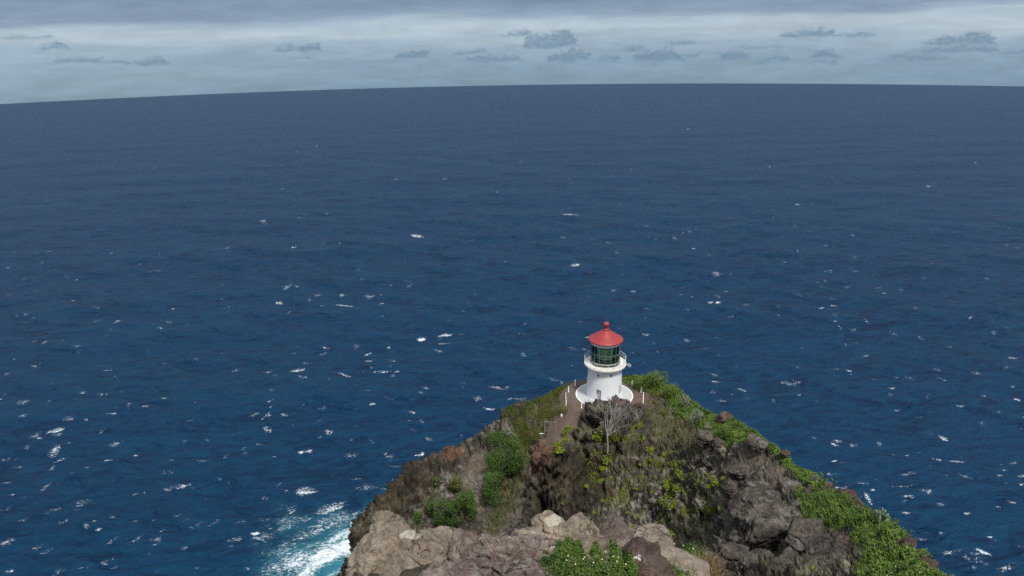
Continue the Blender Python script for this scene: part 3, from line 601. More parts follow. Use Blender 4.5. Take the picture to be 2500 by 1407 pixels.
# ------------------------------------------------------------------ the lighthouse
az0 = math.atan2(LH[0], LH[1])
lh = tag(empty('lighthouse', LH, (0, 0, -az0)), 'white cylindrical lighthouse with green glass lantern and red conical roof on the headland', 'lighthouse')
def rad(z): return 3.0 - 0.03 * z
H1 = 5.98                                              # underside of the gallery
levels = [0.0, 0.06, 0.35, 0.95, 2.32, 2.55, 4.70, 5.20, H1]
n = 288; holes = []                                    # openings: first cell, last cell, z0, z1, depth
def cells(t0, t1): return int(round(t0 / 1.25)), int(round(t1 / 1.25))
for tc_ in range(-180, 180, 45): holes.append((*cells(tc_ + 22.5 - 3.75, tc_ + 22.5 + 3.75), 4.70, 5.20, 0.26, 'w'))
holes.append((*cells(-27.5, -10.0), 0.06, 2.32, 0.32, 'd')); holes.append((*cells(57.5, 80.0), 0.95, 2.55, 0.16, 'l'))
def wp(k, z, dr=0.0):
    th = math.radians(k * 1.25); r = rad(z) - dr + (0.07 if z < 0.3 and dr == 0 else 0); return (r * math.sin(th), -r * math.cos(th), z)
mb = MB(); ww = [wp(k, z) for z in levels for k in range(n)]; ff = []
def inhole(k, i):
    for (a, b_, z0, z1, d_, _) in holes:
        if levels[i] >= z0 - 1e-6 and levels[i + 1] <= z1 + 1e-6 and ((k - a) % n) < (b_ - a): return True
    return False
for i in range(len(levels) - 1):
    for k in range(n):
        if not inhole(k, i): ff.append((i * n + k, i * n + (k + 1) % n, (i + 1) * n + (k + 1) % n, (i + 1) * n + k))
mb.add(ww, ff)
for (a, b_, z0, z1, d_, _) in holes:                   # reveals
    top, bot = [wp(k, z1) for k in range(a, b_ + 1)], [wp(k, z0) for k in range(a, b_ + 1)]
    ti, bi = [wp(k, z1, d_) for k in range(a, b_ + 1)], [wp(k, z0, d_) for k in range(a, b_ + 1)]; m_ = b_ - a + 1
    V = top + bot + ti + bi; Fq = []
    for k in range(m_ - 1): Fq += [(k, k + 1, 2 * m_ + k + 1, 2 * m_ + k), (m_ + k + 1, m_ + k, 3 * m_ + k, 3 * m_ + k + 1)]
    Fq += [(m_, 0, 2 * m_, 3 * m_), (m_ - 1, 2 * m_ - 1, 4 * m_ - 1, 3 * m_ - 1)]; mb.add(V, Fq)
mb.build('tower_wall', M['white_paint'], lh)
def facing(th, r, z): return (r * math.sin(th), -r * math.cos(th), z)
for (a, b_, z0, z1, d_, ty) in holes:
    th = math.radians((a + b_) / 2 * 1.25); wdt = 2 * (rad(z0) - d_) * math.sin(math.radians((b_ - a) * 1.25 / 2)); hgt = z1 - z0; zc = (z0 + z1) / 2; r0 = (rad(zc) - d_) * math.cos(math.radians((b_ - a) * 0.625))
    if ty == 'w':
        p = MB().box(facing(th, r0 - 0.03, zc), (wdt + 0.1, 0.04, hgt + 0.1), th).build('window', M['dark_glass'], lh)
        fr = MB()
        for s_ in (-1, 1): fr.box(np.array(facing(th, r0 + 0.02, zc)) + np.array((math.cos(th), math.sin(th), 0)) * s_ * (wdt / 2 - 0.02), (0.045, 0.05, hgt - 0.002), th); fr.box(facing(th, r0 + 0.02, zc + s_ * (hgt / 2 - 0.024)), (wdt - 0.09, 0.045, 0.045), th)
        fr.build('window_frame', M['louver'], p)
    elif ty == 'd':
        d = MB().box(facing(th, r0 - 0.03, zc), (wdt + 0.2, 0.06, hgt + 0.05), th).build('door', M['door_grey'], lh)
        MB().box(np.array(facing(th, r0 + 0.04, 1.08)) + np.array((math.cos(th), math.sin(th), 0)) * 0.1, (0.12, 0.05, 0.05), th).build('door_handle', M['steel'], d)
        MB().box(facing(th, r0 + 0.012, 1.75), (0.22, 0.02, 0.22), th).build('door_sign', M['white_paint'], d)
        MB().box(facing(th, rad(2.45) + 0.08, 2.46), (0.22, 0.16, 0.12), th).build('door_lamp', M['steel'], lh)
    else:
        l_ = MB().box(facing(th, r0 - 0.03, zc), (wdt + 0.15, 0.05, hgt + 0.05), th).build('louver_panel', M['louver'], lh)
        for q in range(7): MB().box(facing(th, r0 + 0.03, z0 + 0.14 + q * 0.22), (wdt - 0.05, 0.05, 0.05), th).build('slat', M['door_grey'], l_)
# gallery
ZG = 6.32
MB().lathe([(2.84, H1 - 0.22), (2.9, H1 - 0.02), (3.5, H1 + 0.0), (3.56, H1 + 0.05), (3.56, ZG - 0.06), (3.52, ZG), (2.3, ZG + 0.02), (2.3, H1 - 0.22)], 96).build('gallery_deck', M['gallery'], lh)
def ring(r, z, n_=72): return [(r * math.cos(2 * math.pi * k / n_), r * math.sin(2 * math.pi * k / n_), z) for k in range(n_)]
for z_ in (0.52, 1.02): MB().tube(ring(3.47, ZG + z_), 0.030, 6, True).build('handrail', M['post_paint'], lh, True)
bal = MB().tube([(0, 0, 0), (0, 0, 1.0)], 0.024, 6).mesh('baluster', M['post_paint'])
for k in range(20): th = 2 * math.pi * (k + 0.5) / 20; link('baluster', bal, lh, facing(th, 3.47, ZG))
fb = MB(); q_ = np.array((3.72, -0.15, ZG - 0.35))
for (dx, dz, w_, h_) in ((0, 0.16, 0.62, 0.06), (0, -0.16, 0.62, 0.06), (-0.28, 0, 0.06, 0.26), (0.28, 0, 0.06, 0.26)):
    ca, sa = math.cos(-0.62), math.sin(-0.62); cx_, cz_ = dx * ca - dz * sa, dx * sa + dz * ca
    V = [(q_[0] + 0.32 + cx_ + (x * ca - z * sa), q_[1] + y, q_[2] + cz_ + (x * sa + z * ca)) for z in (-h_ / 2, h_ / 2) for (x, y) in ((-w_ / 2, -0.05), (w_ / 2, -0.05), (w_ / 2, 0.05), (-w_ / 2, 0.05))]
    fb.add(V, [(3, 2, 1, 0), (4, 5, 6, 7), (0, 1, 5, 4), (1, 2, 6, 5), (2, 3, 7, 6), (3, 0, 4, 7)])
fb.tube([(3.5, -0.15, ZG - 0.25), (3.86, -0.15, ZG - 0.2)], 0.03, 6); fb.build('bracket_frame', M['white_paint'], lh)
# lantern
RL = 2.45; NP = 16; tiers = [(0.50, 0.62), (1.16, 1.30), (2.50, 1.12)]
zt = [ZG + 0.02, ZG + 0.62, ZG + 2.02, ZG + 3.62]
MB().lathe([(RL + 0.06, ZG), (RL + 0.06, ZG + 0.16), (RL - 0.06, ZG + 0.18), (RL - 0.06, ZG)], 64).build('lantern_sill', M['dark_green'], lh)
for z_ in zt[1:3]: MB().lathe([(RL + 0.035, z_ - 0.035), (RL + 0.035, z_ + 0.035), (RL - 0.05, z_ + 0.035), (RL - 0.05, z_ - 0.035), (RL + 0.035, z_ - 0.035)], 64).build('glazing_ring', M['green_metal'], lh)
mul = MB().box((0, 0, (3.62 - 0.16) / 2), (0.05, 0.11, 3.62 - 0.16)).mesh('mullion', M['green_metal'])
for k in range(NP): th = 2 * math.pi * k / NP; link('mullion', mul, lh, facing(th, RL - 0.01, ZG + 0.17), (0, 0, th))
for j in range(3):
    z0, z1 = zt[j] + (0.17 if j == 0 else 0.036), zt[j + 1] - 0.036; hw = math.radians(360 / NP / 2) * 0.97
    V = []
    for i_ in range(5):
        th = -hw + 2 * hw * i_ / 4
        for r_ in (RL - 0.02, RL - 0.035):
            for z_ in (z0, z1): V.append((r_ * math.sin(th), -r_ * math.cos(th), z_))
    Fq = []
    for i_ in range(4): o_ = i_ * 4; Fq += [(o_, o_ + 4, o_ + 5, o_ + 1), (o_ + 6, o_ + 2, o_ + 3, o_ + 7)]
    pm = mesh('pane', V, Fq, None, False, M['glass'])
    for k in range(NP): link('pane', pm, lh, None, (0, 0, 2 * math.pi * (k + 0.5) / NP))
MB().lathe([(0.01, ZG + 0.10), (RL - 0.1, ZG + 0.10)], 48).build('lantern_floor', M['dark_green'], lh)
MB().lathe([(0.9, ZG + 0.1), (0.8, ZG + 0.5), (1.15, ZG + 0.6), (1.15, ZG + 0.72), (0.2, ZG + 0.74)], 32).build('lens_pedestal', M['green_metal'], lh, True)
pr = []
for i_ in range(34):
    z_ = 0.74 + 2.75 * i_ / 33; e_ = 1 - ((z_ - 2.1) / 1.75) ** 2; r_ = 0.55 + 0.80 * math.sqrt(max(e_, 0.02)); pr.append((r_ + (0.05 if i_ % 2 else -0.02), ZG + z_))
ln = MB().lathe(pr, 48).build('lens', M['lens'], lh)
for k in range(12):
    th = 2 * math.pi * k / 12; MB().tube([facing(th, r_ + 0.05, z_) for (r_, z_) in pr[1::4]], 0.035, 5).build('lens_rib', M['brass'], ln)
for zz in (1.35, 2.1, 2.85): e_ = 1 - ((zz - 2.1) / 1.75) ** 2; MB().tube(ring(0.62 + 0.80 * math.sqrt(e_), ZG + zz, 40), 0.035, 5, True).build('lens_band', M['brass'], ln)
MB().lathe([(RL - 0.08, ZG + 3.62), (RL + 0.08, ZG + 3.62), (RL + 0.10, ZG + 3.98), (2.72, ZG + 4.08), (2.72, ZG + 4.12), (RL - 0.08, ZG + 4.12), (RL - 0.08, ZG + 3.62)], 64).build('cornice', M['white_paint'], lh, False)
ZR = ZG + 4.14
rf = MB().lathe([(2.35, ZR - 0.03), (2.86, ZR - 0.03), (2.92, ZR + 0.02), (2.92, ZR + 0.14), (2.86, ZR + 0.21), (2.6, ZR + 0.36), (2.0, ZR + 0.74), (1.3, ZR + 1.22), (0.62, ZR + 1.70), (0.50, ZR + 1.78)], 72).build('roof', M['red_roof'], lh, True)
MB().lathe([(0.50, ZR + 1.76), (0.54, ZR + 1.80), (0.54, ZR + 1.92), (0.36, ZR + 2.02), (0.33, ZR + 2.12), (0.40, ZR + 2.16), (0.40, ZR + 2.22), (0.32, ZR + 2.28)] + [(0.52 * math.cos(a_), ZR + 2.70 + 0.52 * math.sin(a_)) for a_ in np.radians(np.linspace(-52, 88, 14))], 40).build('ventilator_ball', M['red_roof'], rf, True)
MB().tube([(0, 0, ZR + 3.2), (0, 0, ZR + 3.5), (0, 0, ZR + 4.35)], [0.05, 0.028, 0.012], 6).build('lightning_rod', M['red_roof'], rf)
# concrete apron with raised rim
ap = tag(empty('concrete_apron', (LH[0], LH[1], ZL)), 'round pale concrete apron with raised rim encircling the lighthouse foot', 'apron')
MB().lathe([(0.05, 0.10), (4.72, 0.085), (4.72, -0.3)], 96).build('slab', M['concrete'], ap)
MB().lathe([(4.722, -0.3), (4.722, 0.15), (4.76, 0.18), (4.90, 0.18), (4.94, 0.15), (4.94, -0.3)], 96).build('rim', M['white_paint'], ap)

# ------------------------------------------------------------------ posts and wires of the yard
def on_land(px, py, win=5.0):
    x_, y_, d_ = LPX, LPY, LD; s_ = (np.abs(x_ - px) < win) & (np.abs(y_ - py) < win) & (d_ > 3)
    i = np.nonzero(s_)[0]
    if not len(i): return at_r(px, py, 60), np.array([0, 0, 1.0])
    dm = d_[i].min(); i = i[d_[i] < dm + max(1.5, dm * 0.02)]; k = i[np.argmin((x_[i] - px) ** 2 + (y_[i] - py) ** 2)]
    return VT[k], NT_[k]
LPX, LPY, LD = proj(VT)
pm = MB(); pm.lathe([(0.001, 0), (0.13, 0), (0.13, 0.09), (0.06, 0.12), (0.055, 1.18), (0.001, 1.2)], 10); post_me = pm.mesh('post', M['post_paint'], True)
POSTS = [(1404,941),(1388,957),(1381.5,973),(1382,990),(1420,996),(1434,934),(1543,943),(1565,958),(1570.5,972),(1570,985)]
WHERE = ['far left by the cliff edge, third from the tower', 'left edge of the yard beside the grass bank', 'at the left bend of the yard above the path', 'nearest the path entrance on the left', 'in front of the apron rim left of the knoll', 'close behind the left flank of the tower', 'at the back right next to the green bushes', 'on the right edge beside dense green bushes', 'on the right bend above the dry grass', 'lowest on the right beside dark rocks']
pp = []
for p, lb in zip(POSTS, WHERE):
    q = at_z(*p, ZL + 0.02); pp.append(q)
    tag(link('guard_post', post_me, None, q - (0, 0, 0.06)), 'short white guard post ' + lb, 'post', 'white guard posts round the yard')
def cable(a, b, sag, label, r_=0.018):
    a, b = np.array(a), np.array(b); P_ = [a + (b - a) * t_ - np.array((0, 0, sag * 4 * t_ * (1 - t_))) for t_ in np.linspace(0, 1, 9)]
    tag(MB().tube(P_, r_, 5).build('guard_wire', M['steel'], None, True), label, 'wire', 'wires between the guard posts')
for (a, b, lb) in [(5, 0, 'thin wire slung between the two rear posts left of the tower'), (0, 1, 'thin wire along the upper left edge of the yard'), (1, 2, 'thin wire along the middle left edge of the yard'), (2, 3, 'thin wire between the two posts above the path'), (6, 7, 'thin wire between the posts by the green bushes'), (7, 8, 'thin wire along the right edge of the yard')]:
    cable(pp[a] + (0, 0, 1.08), pp[b] + (0, 0, 1.08), 0.12, lb)
g1_, g2_ = at_z(1330, 1061, ZL), at_z(1357.5, 1062, ZL)
for q, lb in ((g1_, 'thin rusty gate pole on the grass side of the path'), (g2_, 'thin grey gate pole in the middle of the dirt path')):
    tag(MB().lathe([(0.001, -0.3), (0.09, -0.3), (0.09, 0.02), (0.045, 0.05), (0.04, 2.45), (0.001, 2.47)], 8).build('gate_pole', M['rust'], None, True, q), lb, 'pole', 'poles of the path gate')
tag(MB().tube([g1_ + (0, 0, 2.3), (g1_ + g2_) / 2 + (0, 0, 2.22), g2_ + (0, 0, 2.35)], 0.02, 5).build('gate_wire', M['steel']), 'thin wire strung between the two gate poles', 'wire')
q = at_z(1322, 1059, ZL + 0.4)
sg = tag(empty('white_barrier', q), 'small flat white barrier board beside the rusty gate pole', 'barrier')
MB().box((0, 0, 0), (0.62, 0.08, 0.10)).build('board', M['white_paint'], sg); MB().box((-0.2, 0, -0.35), (0.05, 0.05, 0.6)).build('leg', M['steel'], sg); MB().box((0.2, 0, -0.35), (0.05, 0.05, 0.6)).build('leg', M['steel'], sg)
q = at_z(1371, 1018, ZL)
mk = tag(empty('marker_stone', q), 'small white painted marker stone at the top of the path', 'stone')
def ico(sub):
    import bmesh
    bm = bmesh.new(); bmesh.ops.create_icosphere(bm, subdivisions=sub, radius=1.0); bm.verts.ensure_lookup_table()
    V = np.array([v.co[:] for v in bm.verts]); Fq = np.array([[v.index for v in f.verts] for f in bm.faces]); E_ = np.array([[e.verts[0].index, e.verts[1].index] for e in bm.edges]); bm.free(); return V, Fq, E_
ICO = {k: ico(k) for k in (2, 3, 4, 5, 6, 7)}
Vq, Fq, _ = ICO[3]; Vs = Vq * (1 + 0.25 * fbm(Vq, 1.2, 3)[:, None]) * (0.16, 0.15, 0.36)
obj('stone_body', Vs, Fq, M['post_paint'], mk, loc=(0, 0, 0.2))

# ------------------------------------------------------------------ boulders
def boulder(label, lobes, mat, seed, sub=6, planes=9, cut=0.80, rough=0.10, paint=None, crust=None, cat='boulder', group=None, name='boulder', sink=0.0):
    rs = np.random.RandomState(seed); D, Fq, E_ = ICO[sub]; L = []
    for lb in lobes:
        px, py, r, wp_, hp_, dm = lb[:6]; tl = lb[6] if len(lb) > 6 else 0.0
        c_ = at_r(px, py, r); dep = (c_ - CAM) @ FW; k = dep / FPX
        fwd = np.array([math.sin(math.atan2(c_[0], c_[1])), math.cos(math.atan2(c_[0], c_[1])), 0]); rt = np.array([fwd[1], -fwd[0], 0]); up = np.array([0, 0, 1.0])
        rt, up = rt * math.cos(tl) + up * math.sin(tl), up * math.cos(tl) - rt * math.sin(tl)
        L.append((c_, np.stack([rt / (wp_ * k / 2), fwd / (dm / 2), up / (hp_ * k / 2 * 1.12)])))
    o_ = np.mean([l[0] for l in L], 0); rad_ = np.full(len(D), 1e-3)
    for c_, A_ in L:
        q0 = A_ @ (o_ - c_); dd = D @ A_.T; nk = planes + 8; nn = rs.normal(size=(nk, 3)); nn /= np.linalg.norm(nn, axis=1)[:, None]
        nn = np.concatenate([nn, np.eye(3), -np.eye(3)]); hh = np.concatenate([cut - 0.06 + 0.2 * rs.rand(nk), np.full(6, 0.97)]); den = dd @ nn.T; num = hh - nn @ q0
        tt = num[None] / np.where(np.abs(den) < 1e-6, 1e-6, den); tex = np.where(den > 0, tt, 1e9).min(1); ten = np.where(den < 0, tt, -1e9).max(1)
        rad_ = np.maximum(rad_, np.where((tex > ten) & (tex > 0), tex, 0))
    deg = np.bincount(E_.ravel(), minlength=len(D))
    for _ in range({7: 6, 6: 3, 5: 1}.get(sub, 1)):
        s_ = np.zeros(len(D)); np.add.at(s_, E_[:, 0], rad_[E_[:, 1]]); np.add.at(s_, E_[:, 1], rad_[E_[:, 0]]); rad_ = 0.5 * rad_ + 0.5 * s_ / deg
    P_ = D * rad_[:, None]; size = np.median(rad_)
    Wp = P_ + o_; s0 = 1.0 / size
    r1 = fbm(Wp + seed, 1.1 * s0, 5, 0.55, True) - 0.3; r2 = fbm(Wp + seed * 3, 4.2 * s0, 4, 0.6)
    fa, fb_, idw = worley(Wp + 0.25 * size * fbm(Wp, 1.5 * s0, 2)[:, None], 1.15 * s0, seed)
    fc, fd, idv = worley(Wp * np.array([1, 1, 1.6]) + 0.12 * size * fbm(Wp, 3.0 * s0, 2, off=4)[:, None], 3.4 * s0, seed + 2)
    disp_ = size * rough * (0.35 * fbm(Wp, 11 * s0, 4, 0.65) + 0.9 * r1 + 0.6 * r2 + 1.3 * (idw - 0.5) - 0.9 * (1 - sstep(fb_ - fa, 0, 0.10)) + 0.55 * (idv - 0.5) - 0.5 * (1 - sstep(fd - fc, 0, 0.12)) * (fbm(Wp, 0.9 * s0, 2, off=9) > -0.1))
    P_ = P_ + D * disp_[:, None]; Wp = P_ + o_; at = {}
    if paint:
        qx, qy, qz = proj(Wp); at['paint'] = 1.0 - 0.5 * (np.hypot((qx - paint[0]) / paint[2], (qy - paint[1]) / paint[3]) + 0.75 * fbm(Wp, 2.2, 4)) ** 2
    if crust:
        qx, qy, qz = proj(Wp); at['crust'] = 0.60 * sstep(np.hypot((qx - crust[0]) / crust[2], (qy - crust[1]) / crust[3]), 1.2, 0.3)
    rd = np.clip(0.5 * fbm(Wp, 0.9, 2, off=seed), 0, 1) * 0.5; at['red'] = rd
    o = obj(name, P_, Fq, mat, None, at, True, o_); return tag(o, label, cat, group)
B = M['boulder']; BR = M['brown_rock']; GR = M['grey_rock']; RR = M['rust_rock']
boulder('huge tan boulder with a beige painted patch, at the left end of the near ledge', [(962,1342,15.8,104,112,2.0),(1030,1398,15.4,250,158,2.4,-.20),(1120,1422,15.2,220,120,2.2,-.30),(926,1396,15.3,120,190,2.2,-.42),(985,1450,14.8,260,200,2.4)], B, 3, 7, 14, 0.92, 0.085, paint=(1002,1306,23,12))
boulder('low reddish brown rock between the huge tan boulder and the flowering bush', [(1190,1375,14.6,190,90,1.8,-.1),(1290,1368,15.0,150,80,1.8),(1230,1430,13.6,300,120,2.2)], BR, 8, 7, 8, 0.85, 0.13)
boulder('peaked grey tan boulder with a round pale painted patch in the middle of the ledge', [(1342,1314,18.6,95,134,1.8),(1415,1325,18.4,130,110,2.0,-.35),(1385,1360,17.8,220,100,2.2),(1300,1330,18,90,70,1.6)], B, 5, 7, 9, 0.84, 0.08, paint=(1350,1271,19,15))
boulder('smooth brown topped boulder just right of the peaked boulder', [(1506,1315,19.2,90,80,1.4,-.1)], BR, 14, 5, 6, 0.84, 0.07)
boulder('sloping pale grey slab behind the flowering bush', [(1470,1360,17.4,190,80,1.8,-.15),(1420,1380,16.8,200,70,1.8)], B, 21, 6, 8, 0.82, 0.07)
boulder('rounded tan boulder at the right of the ledge row', [(1592,1340,18.8,112,88,1.7,-.2),(1560,1362,18.2,90,60,1.5),(1650,1388,17.8,150,70,1.8,-.3)], B, 27, 6, 8, 0.84, 0.07)
boulder('dark brown boulder crusted with white lichen beside the flowering bush', [(1558,1396,13.9,105,115,1.1,.1),(1605,1420,13.7,120,90,1.2,-.4),(1520,1425,13.7,70,70,1.0)], RR, 33, 6, 9, 0.82, 0.10, crust=(1553,1362,24,18))
boulder('grey rock at the bottom edge below the huge tan boulder', [(1120,1425,13.4,200,70,1.3),(1060,1440,13.2,120,80,1.2)], BR, 40, 5, 8, 0.82, 0.10)
boulder('pinkish rock at the bottom edge left of the flowering bush', [(1290,1420,13.2,150,60,1.1)], BR, 43, 5, 8, 0.82, 0.10)
for i, (a, lb) in enumerate([((1268,1330,18.2,60,44,1.0), 'small jagged rock in the notch left of the peaked boulder'), ((1245,1345,17.2,50,36,.9), 'small brown rock touching the left notch of the ledge'), ((1470,1312,19.6,44,44,.9), 'small grey rock wedged behind the brown topped boulder'), ((1690,1400,18.5,110,50,1.3), 'flat grey rock right of the ledge row near the dry grass'), ((1735,1380,22,70,50,1.2), 'grey rock below the cave shadow at the right of the ledge')]):
    boulder(lb, [a], BR if i in (1, 0) else GR, 50 + i, 5, 9, 0.8, 0.11)
boulder('massive dark split boulder overhanging a black hollow on the right', [(1850,1262,49,150,84,5.0,-.1),(1895,1288,48,130,90,4.5,-.2),(1815,1300,49.5,90,110,4.0,.2),(1860,1310,48,160,70,4.5)], GR, 61, 6, 10, 0.82, 0.10)
boulder('angular grey boulder right of the black cleft', [(1970,1305,44,90,66,3.2,-.2),(1950,1325,43,60,50,2.4)], GR, 65, 6, 9, 0.8, 0.10)
boulder('layered grey boulder below the pinkish gravel patch', [(2010,1352,37,70,84,2.4,.3),(2040,1370,36,60,70,2.2)], GR, 68, 6, 9, 0.8, 0.11, crust=(2042,1372,12,30))
for i, (a, lb, m_, s_) in enumerate([((1786,1195,70,32,46,1.8), 'rounded pale boulder perched above the dark split boulder', GR, 5), ((1925,1196,66,60,40,2.6), 'dark crusted rock at the top corner of the near green patch', GR, 5), ((1985,1212,62,50,26,2.2), 'dark flat rock above the near green patch', GR, 5), ((1944,1248,55,36,44,1.8), 'dark block in the cleft between the two grey boulders', GR, 5),
    ((2062,1214,62,56,30,2.0), 'brown rock on the right skyline above the near green patch', RR, 5), ((2090,1232,58,30,30,1.4), 'rust tinted rock tip on the right skyline near the cactus', RR, 5), ((2214,1336,35.5,36,56,1.3), 'rust brown rock on the right skyline below the cactus', RR, 5), ((2205,1350,34,30,40,1.0), 'dark brown rock tucked under the right skyline rock', RR, 4), ((2265,1390,26.5,40,40,1.0), 'brown rock at the right end of the ridge by the frame edge', RR, 5),
    ((1770,1023,96,40,26,2.4), 'reddish rock poking from the green ridge skyline', RR, 5), ((1916,1108,79,26,16,1.6), 'small brown rock on the green ridge skyline', RR, 4), ((1755,1085,88,36,26,2.0), 'grey rock at the lower edge of the green ridge belt', GR, 5), ((1850,1085,82,60,22,2.4), 'long grey rock along the lower edge of the green ridge belt', GR, 5), ((1720,1070,90,50,36,2.6), 'purplish grey rock on the shoulder right of the knoll', GR, 5),
    ((1466,990,101.5,50,20,2.4), 'rust brown rock crest hiding the lighthouse door sill', RR, 5), ((1512,986,100,40,22,2.2), 'rust brown rock on the knoll right of the dead tree top', RR, 5), ((1560,992,101.5,26,16,1.4), 'dark rock on the knoll edge beside the apron', RR, 5), ((1583,998,102.5,36,18,1.6), 'dark rock below the lowest right guard post', RR, 5),
    ((1100,1102,107,40,26,2.2), 'reddish pinnacle on the left cliff skyline', RR, 5), ((1012,1135,105,36,24,2.2), 'brown block on the left cliff skyline near the surf', RR, 5), ((1262,990,111.5,24,14,1.4), 'small brown knob on the skyline left of the grass bank', RR, 4), ((1850,1380,35,90,50,2.2), 'broad grey rock below the black hollow', GR, 5), ((1930,1385,33,110,50,2.2), 'broad grey slab at the bottom right of the frame', GR, 5), ((1790,1350,42,80,40,2.0), 'grey rock at the lip of the black hollow', GR, 5),
    ((1800,1150,79,60,40,2.6), 'rough grey block on the shoulder above the perched boulder', GR, 5), ((1860,1200,68,90,40,3.0), 'sloping brown grey rock above the massive split boulder', GR, 5)]):
    boulder(lb, [a], m_, 80 + i * 3, s_, 9, 0.78, 0.13, group='rocks on the ridge' if False else None)

# ------------------------------------------------------------------ plants
def leaves(C, N_, size, aspect=0.45, seed=0, up=0.4):
    """one bent leaf (two triangles each side of the rib) at every point C, roughly facing N_"""
    rs = np.random.RandomState(seed); n_ = len(C); size = np.broadcast_to(size, (n_,))
    nv = N_ * 1.0 + rs.normal(size=(n_, 3)) * 0.65 + (0, 0, up); nv /= np.linalg.norm(nv, axis=1)[:, None]
    t_ = np.cross(nv, rs.normal(size=(n_, 3))); t_ /= np.linalg.norm(t_, axis=1)[:, None] + 1e-9; b_ = np.cross(nv, t_)
    l_, w_ = (size * (0.7 + 0.6 * rs.rand(n_)))[:, None], (size * aspect * (0.7 + 0.6 * rs.rand(n_)))[:, None]
    V = np.stack([C - t_ * l_ * 0.5, C + b_ * w_ * 0.5 - nv * l_ * 0.08, C + t_ * l_ * 0.5, C - b_ * w_ * 0.5 - nv * l_ * 0.08], 1).reshape(-1, 3)
    F_ = np.arange(4 * n_).reshape(-1, 4); return V, F_, rs.rand(n_)
def blades(C, N_, length, width, seed=0, lean=0.5):
    rs = np.random.RandomState(seed); n_ = len(C); d_ = N_ * 0.6 + rs.normal(size=(n_, 3)) * lean + (0, 0, 0.8); d_ /= np.linalg.norm(d_, axis=1)[:, None]
    s_ = np.cross(d_, rs.normal(size=(n_, 3))); s_ /= np.linalg.norm(s_, axis=1)[:, None] + 1e-9; L_ = (length * (0.5 + rs.rand(n_)))[:, None] if not np.isscalar(length) else length * (0.5 + rs.rand(n_))[:, None]
    dr = rs.normal(size=(n_, 3)) * 0.25; V = np.stack([C - s_ * width, C + s_ * width, C + d_ * L_ + dr * L_ - (0, 0, 0.0)], 1).reshape(-1, 3); return V, np.arange(3 * n_).reshape(-1, 3), rs.rand(n_)
# cell areas of the land, for even scattering
G = VT.reshape(TV.shape); ea = np.linalg.norm(np.gradient(G, axis=0), axis=2) * np.linalg.norm(np.gradient(G, axis=1), axis=2); AREA = ea.ravel()
DU = np.gradient(G, axis=0).reshape(-1, 3); DV = np.gradient(G, axis=1).reshape(-1, 3)
def scatter(wgt, per_m2, seed):
    rs = np.random.RandomState(seed); lam = wgt * AREA * per_m2; k = rs.poisson(np.minimum(lam, 60)); i = np.repeat(np.arange(len(k)), k)
    return VT[i] + DU[i] * (rs.rand(len(i), 1) - 0.5) + DV[i] * (rs.rand(len(i), 1) - 0.5), NT_[i], i
infr = (LPX > -150) & (LPX < 2650) & (LPY < 1480)
def cover(name, wgt, per, size, height, mat, seed, label, clump=0.5):
    C_, N_, i = scatter(wgt * infr, per, seed); cl = np.clip(0.5 + 1.1 * fbm(C_, clump, 3, off=seed), 0.02, 1.0); rs = np.random.RandomState(seed + 1)
    keep = rs.rand(len(C_)) < np.clip(cl * 1.8, 0.05, 1); C_, N_, cl = C_[keep], N_[keep], cl[keep]
    h = height * cl * (rs.rand(len(C_)) ** 0.45); C2 = C_ + (0.35 * N_ + (0, 0, 0.65)) * h[:, None]
    gx = np.stack([fbm(C_, clump, 2, off=seed + k) for k in (1, 2)], 1); N2 = N_ + np.concatenate([gx * 1.0, np.full((len(gx), 1), 0.25)], 1)
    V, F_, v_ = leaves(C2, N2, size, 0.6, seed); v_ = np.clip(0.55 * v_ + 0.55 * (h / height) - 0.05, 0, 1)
    print(name, len(F_)); return tag(obj(name, V, F_, mat, None, {'var': v_}, False), label, 'ground cover', kind='stuff')
cover('ground_cover', g1 * (td > 70), 80, 0.25, 0.5, M['cover_leaf'], 5, 'dense green leafy mat covering the right ridge crest')
cover('ground_cover', g2, 330, 0.115, 0.36, M['cover_leaf'], 9, 'green leafy mat with small white flowers on the near right flank', 0.8)
cover('ground_cover', np.clip(g4 - 0.3, 0, 1) * 0.6, 26, 0.2, 0.25, M['grass_leaf'], 12, 'thin olive weeds on the shoulder right of the knoll', 0.7)
def grassy(wgt, per, length, width, mat, seed, label):
    C_, N_, i = scatter(wgt * infr, per, seed); V, F_, v_ = blades(C_, N_, length, width, seed); cl = fbm(C_, 0.6, 3, off=seed)
    print('grass', len(F_)); return tag(obj('grass', V, F_, mat, None, {'var': np.clip(0.5 * v_ + 0.3 + 0.6 * cl, 0, 1)}, False), label, 'grass', kind='stuff')
grassy(g3 * (1 - dirt), 60, 0.5, 0.045, M['grass_leaf'], 3, 'olive green grass on the bank left of the path')
rimm = np.clip(sstep(dl, 7.2, 8.0) * sstep(dl, 11, 9.0), 0, 1) * (1 - pathm) * (V0[:, 2] > ZL - 4) * (V0[:, 1] < LH[1] + 4) * sstep(nB, -0.3, 0.3)
grassy(rimm, 34, 0.42, 0.04, M['dry_leaf'], 4, 'tawny dry grass along the rim of the yard')
grassy(np.clip(g5 + 0.25 * g4, 0, 1) * 0.8, 26, 0.4, 0.04, M['grass_leaf'], 6, 'sparse olive grass in the hollow and on the shoulder')
moss = np.maximum(region([(1590,1090),(1640,1090),(1700,1150),(1770,1160),(1770,1250),(1700,1300),(1600,1310),(1590,1200)], 14, 20, 60), 0.55 * region([(1420,1040),(1560,1030),(1620,1150),(1560,1290),(1430,1250)], 14, 20, 70)) * sstep(fbm(V0, 0.55, 4, 0.6, off=31), 0.05, 0.35)
